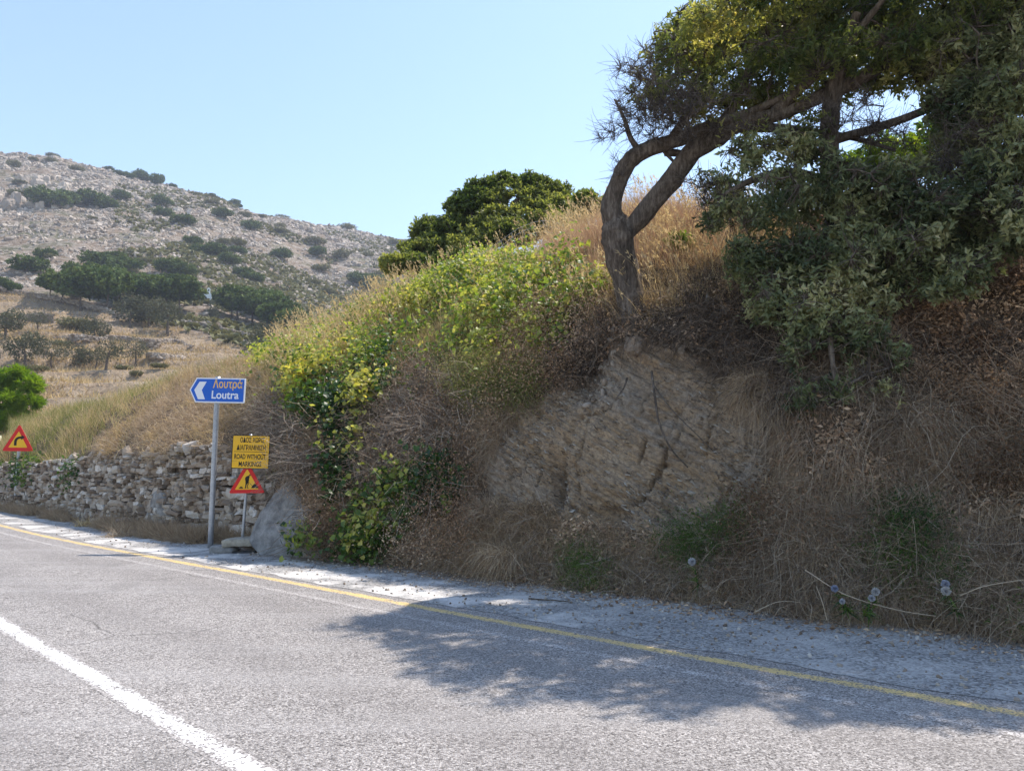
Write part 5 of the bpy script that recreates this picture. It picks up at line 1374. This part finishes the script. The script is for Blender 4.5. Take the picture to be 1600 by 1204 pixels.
# globe thistles
GLB = M('globe_flower'); GLB = GLB.bsdf(GLB.ramp(GLB.attr(), [(0, (.28, .32, .46)), (.6, (.48, .48, .50)), (1, (.60, .57, .52))]), .8, 0, None, .2, (.2, (.7, .7, .75)))
def thistle(x, y, D, r, tone, label, xb, yb):
    head = W(x, y, D); root = W(xb, yb, D + .12); o = thing('globe_thistle', label, 'thistle', tuple(root), 'pale globe thistles at the foot of the shaded bank')
    S = spline(np.array([root, (root * .5 + head * .5) + np.array([.02, -.03, .01]), head]), 10) - root
    link('stem', mesh('stem', *tube(S, .003, 5), GREYG, None, True), o)
    n = 420; d = rand_dir(n); V, F, q_ = blades(np.tile((head - root)[None], (n, 1)), d, r * (.85 + .2 * rng.random(n)), r * .16, d * 0, 2, .3)
    link('flower_head', mesh('flower_head', V, F, GLB, {'rnd': np.repeat(np.clip(tone + .25 * (rng.random(n) - .5), 0, 1), q_)}), o)
    m_ = 26; B = (rng.random((m_, 1)) ** 2 * (head - root)[None]); V, F, q_ = blades(B, rng.normal(size=(m_, 3)) + UPv * .3, .10, .016, rng.normal(size=(m_, 3)) * .3 - UPv * .3, 3)
    link('leaves', mesh('leaves', V, F, DVINE, {'rnd': np.repeat(rng.random(m_), q_)}), o)
thistle(1081, 877, 7.75, .040, .7, 'white globe thistle alone at the middle of the shaded bank foot', 1092, 915)
thistle(1304, 919, 6.9, .032, .1, 'bluish globe thistle at the left of the group by the long pale stem', 1318, 948)
thistle(1316, 939, 6.8, .026, .6, 'small white globe thistle low beside the bluish one', 1326, 956)
thistle(1368, 924, 6.7, .036, .8, 'upper of the two faded thistles near the long pale stem', 1360, 960)
thistle(1362, 934, 6.65, .030, .6, 'lower of the two faded thistles near the long pale stem', 1350, 962)
thistle(1477, 912, 6.5, .036, .35, 'upper bluish white thistle of the pair at the far right', 1488, 950)
thistle(1478, 923, 6.45, .040, .9, 'lower faded thistle of the pair at the far right', 1494, 955)
# slack wire mesh fence on the crest in front of the dome shaped tree
fw = thing('wire_fence', 'slack wire mesh fence on the crest before the dome shaped tree', 'fence', tuple(W(800, 400, 16)))
o0 = W(800, 400, 16); a = Acc()
for dy in (0, 9, 19):
    S = spline(np.array([W(742, 404 + dy, 16.3), W(780, 378 + dy, 16.1), W(812, 356 + dy * .9, 16), W(848, 345 + dy * .9, 16), W(885, 352 + dy, 16)]), 24) - o0; a.add(*tube(S, .0045, 4))
for x in np.linspace(750, 880, 9):
    y0 = np.interp(x, (742, 780, 812, 848, 885), (404, 378, 356, 345, 352)); a.add(*tube(np.array([W(x, y0, 16), W(x + 8, y0 + 19, 16)]) - o0, .0035, 4))
link('wire_mesh', a.mesh('wire_mesh', MST, True), fw)

tangle('pale_strand_tangle', 'loose pale stems tangled over the shaded right side of the bank', (right & (py_ > 540)) * clump(1.5, .5, .6, 46), 3600, .42, .0034, STRAWP, (0, -.3, -.1), .8, grav=.5, lift=.16)
tangle('foot_twigs', 'thin dead twigs along the foot of the bank', foot_ * (.3 + clump(1.2, .42, .6, 47)), 5000, .26, .0026, GREYT, (0, -.3, .1), .7, grav=.3, lift=.08)

P, N = BS.sample(900, (foot_ & (Vv_ < .5)) * (.2 + clump(1.6, .45, .6, 48)) + topd * .15); n = len(P); sz = .02 + .07 * rng.random((n, 1)) ** 3
X, Y, Z = frame(rand_dir(n)); tV = st[None] + (rng.random((n, len(st), 3)) - .5) * .3
V, F, A = scatter(tV, sf, P + N * sz * .3, X, Y, Z, np.concatenate([sz * 1.4, sz, sz * .7], 1), rng.random(n) * .8)
link('foot_rubble', mesh('foot_rubble', V, F, MS, {'rnd': A}), label='broken stones lying among the litter at the foot of the bank', cat='rubble', kind='stuff')
# ================================================================ far hillside: boulders, shrubs, trees, terraces, ruin, chapel
LIME = M('limestone'); _n = LIME.noise(.9, 5, .65)
LIME = LIME.bsdf(LIME.mix(LIME.ramp(_n, [(.45, 0), (.68, .6)]), LIME.ramp(LIME.attr(), [(0, (.25, .205, .165)), (.4, (.39, .33, .27)), (1, (.56, .49, .41))]), (.23, .19, .155)), .95, 0, LIME.bump(_n, .8, .5), .1)
FAR1 = leaf_mat('far_oak_leaf', [(0, (.045, .075, .022)), (.5, (.10, .145, .04)), (1, (.20, .24, .07))], .15, 1.3, .7, .1)
FAR2 = leaf_mat('far_olive_leaf', [(0, (.075, .08, .05)), (.5, (.14, .145, .095)), (1, (.22, .21, .15))], .15, 1.2, .7, .1)
FAR3 = leaf_mat('far_dry_shrub', [(0, (.11, .11, .055)), (.5, (.20, .195, .10)), (1, (.31, .28, .16))], .15, 1.2, .7, .1)
hseen = (HS.px > -50) & (HS.px < 720) & (HS.py > 200) & (HS.c[..., 1] < 440)
rock_w = (1 - np.minimum(hm, 1)) * hseen
dens = np.clip((fbm(HS.c, .035, 3, 31) - .36) / .2, .12, 1) * np.clip((fbm(HS.c * np.array([1, 1, 2.5]), .12, 3, 32) - .38) / .16, .1, 1)
def boulder_tpl(k):
    V, F = box_tf(2, .6 if k % 2 else .35); V = V * (1 + (np.random.default_rng(k).random((len(V), 1)) - .5) * .5); return V, F
sunxy = np.array([1, .4, 0])
def boulders(n, s0, s1, p, seed):
    P, N = HS.sample(n, rock_w * dens); s = s0 + (s1 - s0) * rng.random(n) ** p; s = s * np.clip(P[:, 1] / 300, .35, 1.2)
    return P, N, s
P, N, s = boulders(26000, .5, 2.1, 3.0, 0)
a = Acc()
for k in range(8):
    m_ = np.arange(k, len(P), 8); V, F = boulder_tpl(k); X, Y, Z = frame(rand_dir(len(m_)), N[m_] + rng.normal(size=(len(m_), 3)) * .5)
    tV = V[None] + (rng.random((len(m_), len(V), 3)) - .5) * .22
    a.add(*scatter(tV, F, P[m_] - N[m_] * (s[m_] * .05)[:, None], X, Y, Z, np.stack([s[m_] * 1.2, s[m_] * .9, s[m_] * .62], 1), rng.random(len(m_))))
link('hillside_rocks', a.mesh('hillside_rocks', LIME), label='thousands of small pale limestone rocks strewn over the far hillside', cat='rocks', kind='stuff')
bm_ = []
for k in range(12):
    V, F = box_tf(4, .6); V = V * (1 + (fbm(V * 2.2 + k * 7, 1.3, 4, k)[:, None] - .5) * 1.1); bm_.append(mesh('boulder', V, F, LIME, {'rnd': np.full(len(V), .25 + .06 * k)}))
P, N, s = boulders(240, 1.9, 3.6, 2.8, 1)
for i in range(len(P)):
    o = link('boulder', bm_[i % 12], label='large pale limestone boulder among many on the far rocky hillside', cat='boulder', group='large limestone boulders on the far hillside', loc=tuple(P[i] + np.array([0, 0, s[i] * .05])))
    o.scale = (s[i] * 1.2, s[i], s[i] * .62); o.rotation_euler = (random.uniform(-.3, .3), random.uniform(-.3, .3), random.uniform(0, 6.3))
# crag at the upper left
for k in range(46):
    x = random.uniform(-10, 105); y = random.uniform(275, 328)
    if y < 275 + abs(x - 40) * .3: continue
    p, n_ = HS.at(x, y); w_ = random.uniform(2.4, 4.2); h_ = w_ * random.uniform(.9, 1.9)
    o = link('boulder', bm_[k % 12], label='upright rounded limestone block of the crag at the upper left of the hill', cat='boulder', group='upright blocks of the limestone crag', loc=tuple(p + np.array([0, 0, h_ * .1])))
    o.scale = (w_, w_, h_); o.rotation_euler = (0, 0, random.uniform(0, 6.3))
# prototypes -------------------------------------------------------
def far_tree(name, hgt, wid, mat_, n, leaf, seed, trunk_h=.3, gate=.42, bare=False, flat=.75):
    random.seed(seed); t = thing(name, 'x', 'tree'); a = Acc()
    lean = random.uniform(-.12, .12); top = np.array([lean * hgt, 0, hgt * .62])
    S = spline(np.array([(0, 0, -.4), (lean * hgt * .2, 0, hgt * trunk_h * .5), (lean * hgt * .5, 0, hgt * trunk_h), top]), 12)
    a.add(*tube(S, np.linspace(hgt * .045, hgt * .015, 12), 7, .15))
    E = []
    for k in range(7):
        r = random.uniform(.28, .42); an = k * 2.4
        E.append((np.array([math.cos(an) * wid * .28, math.sin(an) * wid * .28, hgt * random.uniform(.55, .82)]) + np.array([lean * hgt, 0, 0]), np.array([r * wid, r * wid, r * hgt * flat])))
    tips, dirs = ell_points(E, n, .55); tips[:, 2] = np.maximum(tips[:, 2], hgt * trunk_h * .55)
    k = fbm(tips, 3.0 / hgt, 3, seed) > gate; tips, dirs = tips[k], dirs[k]
    arr, ch = grow(S[4:], tips[rng.choice(len(tips), min(26, len(tips)), replace=False)], hgt * .15, .12); chains_acc(a, ch, hgt * .006, .012, hgt * .003, 4)
    link('trunk', a.mesh('trunk', BARK, True), t)
    tone = np.clip(.5 + (fbm(tips, 3 / hgt, 3, seed + 3) - .5) * 1.6, 0, 1)
    b, X, Y, Z, S_, r = rosettes(tips, norm(dirs + UPv * .5), 5, leaf, .6, (20, 85), leaf, 0, tone)
    V, F, A = scatter(CARD_V, CARD_F, b, X, Y, Z, S_, r); link('crown', mesh('crown', V, F, mat_, {'rnd': A}), t)
    return t
def copy_thing(src, loc, label, group=None, sc=1.0, rz=0.0):
    c = src.copy(); COL.objects.link(c); c.location = loc; c.scale = (sc, sc, sc); c.rotation_euler = (0, 0, rz); c['label'] = label
    if group: c['group'] = group
    for ch in list(src.children):
        d = ch.copy(); COL.objects.link(d); d.parent = c
    return c
protos = {}
used = {}
def place(kind, x, y, hpx, label, group=None, wide=1.0, cat='tree'):
    """put a tree of prototype 'kind' with its foot at photo pixel (x,y)"""
    P0, N0 = HS.at(x, y); h = hpx / FPX * P0[1]
    lst = protos[kind]; k = used.get(kind, 0); used[kind] = k + 1
    src = lst[k % len(lst)]
    if k < len(lst): o = src; o.location = tuple(P0); o['label'] = label
    else: o = copy_thing(src, tuple(P0), label)
    if group: o['group'] = group
    elif 'group' in o.keys(): del o['group']
    s_ = h / 5.0; o.scale = (s_ * wide, s_ * wide, s_); o.rotation_euler = (0, 0, random.uniform(0, 6.28)); o['category'] = cat
    return o
protos['oak'] = [far_tree('evergreen_oak', 5, 5.6, FAR1, 1500, .30, k, .12, .30) for k in (1, 2, 3, 4)]
protos['olive'] = [far_tree('olive_tree', 5, 4.4, FAR2, 1100, .18, k, .40, .40, flat=1.0) for k in (11, 12, 13, 14)]
protos['bare'] = [far_tree('sparse_olive_tree', 5, 4.6, FAR2, 900, .14, k, .45, .42, flat=1.0) for k in (21, 22, 23)]
protos['shrub'] = [far_tree('hillside_shrub', 5, 8.5, FAR1, 800, .55, k, .0, .33, flat=1.25) for k in (31, 32, 33)]
protos['dryshrub'] = [far_tree('dull_shrub', 5, 9.5, FAR3, 800, .5, k, .0, .36, flat=1.25) for k in (41, 42, 43)]
random.seed(5)
go = 'dark evergreen trees at the foot of the rocky hill'
oaks = [(78, 462, 30), (95, 470, 48), (128, 482, 62), (165, 486, 66), (190, 470, 50), (212, 482, 52), (150, 452, 40), (120, 446, 34), (178, 446, 34), (240, 474, 46), (262, 482, 50), (282, 488, 54), (272, 462, 36),
        (362, 498, 46), (372, 500, 52), (396, 506, 56), (420, 514, 56), (442, 522, 50), (462, 530, 48), (484, 540, 42), (384, 484, 36), (410, 496, 36), (352, 480, 26), (505, 548, 34), (20, 456, 22), (0, 454, 22)]
oakl = ['at the left end of the wood, small and low', 'second from the left end of the wood, on its lower edge', 'at the lower left corner of the wood, tall and broad', 'largest and lowest of the wood, just left of the three grey olives', 'behind the two tallest at the left half of the wood', 'directly behind the leftmost of the three grey olives', 'on the upper left edge of the wood', 'topmost at the upper left corner of the wood', 'topmost above the largest tree of the wood', 'behind the middle one of the three grey olives', 'behind the rightmost of the three grey olives', 'left of the chapel, half behind other crowns', "above and left of the three grey olives' crowns", 'close to the right side of the white chapel', 'second to the right of the white chapel', 'in the middle of the wood right of the chapel, tallest there', 'on the lower edge of the wood right of the chapel', 'towards the right end of the wood, beside a lower one', 'third from the right end of the wood', 'second from the right end of the wood', 'on the upper edge right behind the chapel', 'on the upper edge of the wood further right of the chapel', "small, touching the chapel's right wall", 'last at the right end of the wood beside the dry grass crest', 'alone left of the wood above the long rubble wall', 'at the very left edge above the long rubble wall']
assert len(oakl) == len(oaks)
for i, (x, y, h) in enumerate(oaks): place('oak', x, y, h, 'dark evergreen tree ' + oakl[i], go, random.uniform(.95, 1.2))
olab = ['grey olive tree, leftmost of the three standing before the dark wood', 'grey olive tree, middle of the three standing before the dark wood', 'grey olive tree with a thick dark trunk, rightmost of the three before the dark wood', 'grey olive tree just below the white chapel',
        'grey green olive tree on the terrace above the sparse row of trees', 'olive tree at the left edge halfway up the terraces', 'broad olive tree with a forked trunk, second in the lowest row from the left', 'low rounded olive tree in the middle of the lowest row', 'olive tree with a short crown at the right end of the dark wood']
for (x, y, h), lb in zip([(204, 512, 52), (234, 512, 46), (262, 522, 54), (336, 502, 24), (147, 534, 40), (8, 530, 48), (42, 572, 56), (128, 570, 38), (415, 556, 50)], olab): place('olive', x, y, h, lb, None, 1.1)
blab = ['sparse olive tree with a thin crown, third from the left in the lowest row', 'sparse olive tree with two bare upright limbs in the lowest row', 'nearly leafless leaning tree at the right end of the lowest row', 'thin pale olive tree beside the ruined wall', 'sparse olive tree at the left edge below the terraces', 'sparse tree just left of the two limbed olive']
for (x, y, h), lb in zip([(80, 572, 46), (165, 576, 50), (214, 568, 38), (60, 518, 32), (2, 562, 40), (150, 573, 34)], blab): place('bare', x, y, h, lb, None, 1.0)
gs = 'low dark shrubs scattered over the far rocky hillside'
shr = [(5, 274, 26, 1.0), (82, 324, 24, 1.3), (105, 320, 18, 1.2), (150, 322, 20, 1.3), (165, 326, 16, 1.1), (232, 332, 22, 1.2), (42, 426, 22, 1.3), (72, 404, 16, 1.1), (255, 320, 14, 1.2), (258, 340, 14, 1.2), (190, 312, 12, 1.3), (318, 398, 16, 1.2),
       (340, 400, 16, 1.2), (360, 412, 14, 1.3), (300, 382, 12, 1.4), (440, 404, 14, 1.2), (395, 360, 14, 1.2), (375, 396, 12, 1.2), (585, 452, 20, 1.2), (565, 444, 16, 1.2), (600, 460, 20, 1.4), (285, 350, 12, 1.6), (345, 340, 12, 1.4), (270, 426, 20, 1.2), (290, 432, 18, 1.3), (380, 432, 12, 1.3), (498, 400, 12, 1.3), (155, 420, 20, 1.5), (180, 412, 14, 1.6), (200, 424, 20, 1.4), (400, 440, 14, 1.4)]
ordw = 'leftmost,second,third,fourth,fifth,sixth,seventh,eighth,ninth,tenth,eleventh,twelfth,thirteenth,fourteenth'.split(',')
for nm, lo, hi in (('upper', 0, 345), ('middle', 345, 408), ('lower', 408, 999)):
    for i, (x, y, h, w_) in enumerate(sorted(q_ for q_ in shr if lo <= q_[1] < hi)):
        place('shrub', x, y, h, 'low dark green shrub, %s from the left in the %s band of the rocky hillside' % (ordw[i], nm) if i else 'low dark green shrub, leftmost in the %s band of the rocky hillside' % nm, gs, w_, 'shrub')
gr = 'rounded dark shrubs on the skyline of the far hill'
skl = iter(['left of the round pair', 'left half of the round pair', 'right half of the round pair', 'tight against the right of the round pair', 'small, right of the round pair', 'low, furthest but one to the left', 'where the skyline steepens, right of centre', 'tiny, just right of the one where the skyline steepens', 'very low, between the round pair and the steepening', 'furthest left'])
for x, y, h, w_ in [(205, 279, 8, 1.3), (218, 283, 13, 1.0), (232, 287, 11, 1.3), (246, 289, 15, .8), (270, 294, 6, 1.2), (190, 275, 6, 1.6), (366, 322, 8, 1.1), (374, 325, 5, 1.2), (330, 307, 4, 1.6), (172, 268, 5, 1.8)]: place('shrub', x, y, h, 'dark shrub on the hill skyline, ' + next(skl), gr, w_, 'shrub')
gd = 'dull olive brown shrubs on the far hillside'
n = 60; P, N = HS.sample(n, rock_w * np.clip((fbm(HS.c, .03, 3, 33) - .45) / .1, .05, 1))
for i in range(n):
    x, y = project(P[i]); place('dryshrub', float(x), float(y), random.uniform(5, 11), 'small dull olive brown shrub on the far rocky hillside', gd, random.uniform(1, 1.6), 'shrub')
fll = iter(['beside the pale olive below the ruin', 'right of the shrub below the ruin', 'low on the field above the forked olive', 'at the right, under the tall terrace wall', "at the foot of the leafless tree's left side", 'at the foot of the forked olive', 'just right of the leafless tree'])
for x, y, h, w_ in [(120, 512, 16, 1.5), (140, 516, 12, 1.3), (100, 540, 9, 1.5), (250, 575, 8, 1.5), (195, 580, 9, 1.4), (60, 582, 9, 1.5), (215, 584, 8, 1.2)]: place('dryshrub', x, y, h, 'dull shrub on the dry terraced field ' + next(fll), 'dull shrubs on the terraced field', w_, 'shrub')
P, N = HS.sample(9000, np.clip((fbm(HS.c, .03, 3, 34) - .46) / .08, 0, 1) * rock_w * (HS.px > 180))
b, X, Y, Z, S_, r = rosettes(P + UPv * .3, N + UPv, 5, .9, .8, (30, 85), .3, 0)
V, F, A = scatter(CARD_V, CARD_F, b, X, Y, Z, S_, r * .8)
link('hillside_brush', mesh('hillside_brush', V, F, FAR3, {'rnd': A}), label='patches of low green brush between the rocks of the far hillside', cat='brush', kind='stuff')
P, N = HS.sample(26000, hm * (HS.px > -50) * (HS.px < 560) * (.1 + np.clip((fbm(HS.c, .06, 3, 35) - .42) / .1, 0, 1)))
k = len(P); V, F, q_ = blades(P, UPv + rng.normal(size=(k, 3)) * .4, .35 + .5 * rng.random(k), .10, rng.normal(size=(k, 3)) * .2, 2)
link('field_grass', mesh('field_grass', V, F, STRAW, {'rnd': np.repeat(rng.random(k) * .8, q_)}), label='dry tufted grass on the terraced field', cat='grass', kind='stuff')
# rubble terrace walls
def rubble(label, pts, h, sz, n, name='terrace_wall', rnd=(.1, .7)):
    Q = np.array([HS.at(x, y)[0] for x, y in pts]); S = spline(Q, 60); root = S[0].copy(); a = Acc()
    t = rng.random(n) * 59; i = t.astype(int); f = (t - i)[:, None]; C_ = S[i] * (1 - f) + S[np.minimum(i + 1, 59)] * f
    C_ = C_ + UPv * (rng.random((n, 1)) * (h if np.isscalar(h) else np.interp(t / 59, np.linspace(0, 1, len(h)), h)[:, None])) + rng.normal(size=(n, 3)) * np.array([.3, .3, .05]) * sz
    T_ = norm(np.gradient(S, axis=0))[i]; X, Y, Z = frame(T_, UPv + rng.normal(size=(n, 3)) * .25); s_ = sz * .62 * (.5 + .9 * rng.random(n))
    tv, tf = box_tf(2, .45); tV = tv[None] + (rng.random((n, len(tv), 3)) - .5) * .25
    a.add(*scatter(tV, tf, C_, X, Y, Z, np.stack([s_ * .8, s_ * 1.3, s_ * .7], 1), rnd[0] + (rnd[1] - rnd[0]) * rng.random(n)))
    o = link(name, a.mesh(name, LIME, False, root), label=label, cat='stone wall' if name != 'stone_ruin' else 'ruin', loc=tuple(root)); return o
rubble('long rubble wall along the upper edge of the terraced field, under the dark wood', [(0, 456), (40, 460), (80, 468), (120, 476), (160, 486), (195, 498)], .9, .55, 900)
rubble('tall grey terrace wall at the right above the lowest row of trees', [(165, 534), (200, 538), (240, 542), (275, 547), (302, 552)], 1.5, .6, 900, rnd=(0, .45))
rubble('short terrace wall left of the tall grey terrace wall', [(90, 528), (115, 530), (140, 534), (165, 537)], .9, .5, 350, rnd=(0, .5))
rubble('stony terrace edge below the olive trees before the dark wood', [(165, 512), (200, 520), (240, 522), (280, 526)], .5, .5, 320)
rubble('terrace wall running right below the white chapel', [(285, 508), (320, 512), (360, 522), (400, 530)], 1.0, .6, 600, rnd=(0, .55))
rubble('low heap of pale rubble on the field right of the leafless tree', [(235, 558), (255, 560), (275, 566), (290, 562)], .7, .8, 260, rnd=(.2, .7))
rubble('ruined dark stone hut on the terraces at the left', [(36, 502), (50, 502), (64, 502), (85, 506)], [1.9, 1.3, 2.2, 1.5], .5, 900, 'stone_ruin', (0, .3))
# chapel
P0, N0 = HS.at(323, 470); k = P0[1] / FPX
CW = paint_mat('whitewash', (.86, .86, .84), .8, .12)
ch = thing('chapel', 'small whitewashed chapel with a bell gable between the dark trees on the hillside', 'chapel', tuple(P0))
w_, h_, dp = 17 * k, 13 * k, 20 * k
prof = [(-w_ / 2, -2), (w_ / 2, -2), (w_ / 2, h_ * .75)] + [(w_ / 2 * math.cos(t), h_ * .75 + h_ * .38 * math.sin(t)) for t in np.linspace(.25, math.pi - .25, 9)] + [(-w_ / 2, h_ * .75)]
plate('body', prof, -dp * .3, dp * .7, CW, ch)
bg_ = plate('bell_gable', [(1.6 * k, h_ * .9), (6.2 * k, h_ * .9), (6.2 * k, h_ + 7 * k), (3.9 * k, h_ + 9 * k), (1.6 * k, h_ + 7 * k)], -dp * .3 - .02, -dp * .3 + .5, CW, ch)
plate('bell_opening', [(3.1 * k, h_ + 3 * k), (4.7 * k, h_ + 3 * k), (4.7 * k, h_ + 6 * k), (3.1 * k, h_ + 6 * k)], -dp * .3 - .05, -dp * .3 - .023, BLK, bg_)
plate('door', [(-.9 * k, -1), (1.5 * k, -1), (1.5 * k, h_ * .5), (-.9 * k, h_ * .5)], -dp * .3 - .06, -dp * .3 - .005, BLK, ch)
ch.rotation_euler = (0, 0, R(20))

# ================================================================ air
hz = M('air'); pv = hz.n('VolumePrincipled'); pv.inputs['Color'].default_value = (.78, .86, 1, 1); pv.inputs['Density'].default_value = 0.0004; pv.inputs['Anisotropy'].default_value = .2
hz.l(pv.outputs[0], hz.out.inputs['Volume'])
V = [(x, y, z) for x in (-1000, 1000) for y in (-1000, 1000) for z in (-2, 300)]
link('haze', mesh('haze', V, np.array([[0, 1, 3, 2], [4, 6, 7, 5], [0, 4, 5, 1], [2, 3, 7, 6], [0, 2, 6, 4], [1, 5, 7, 3]]), hz.m), kind='stuff', label='thin bluish haze in the air over the far hillside', cat='haze')
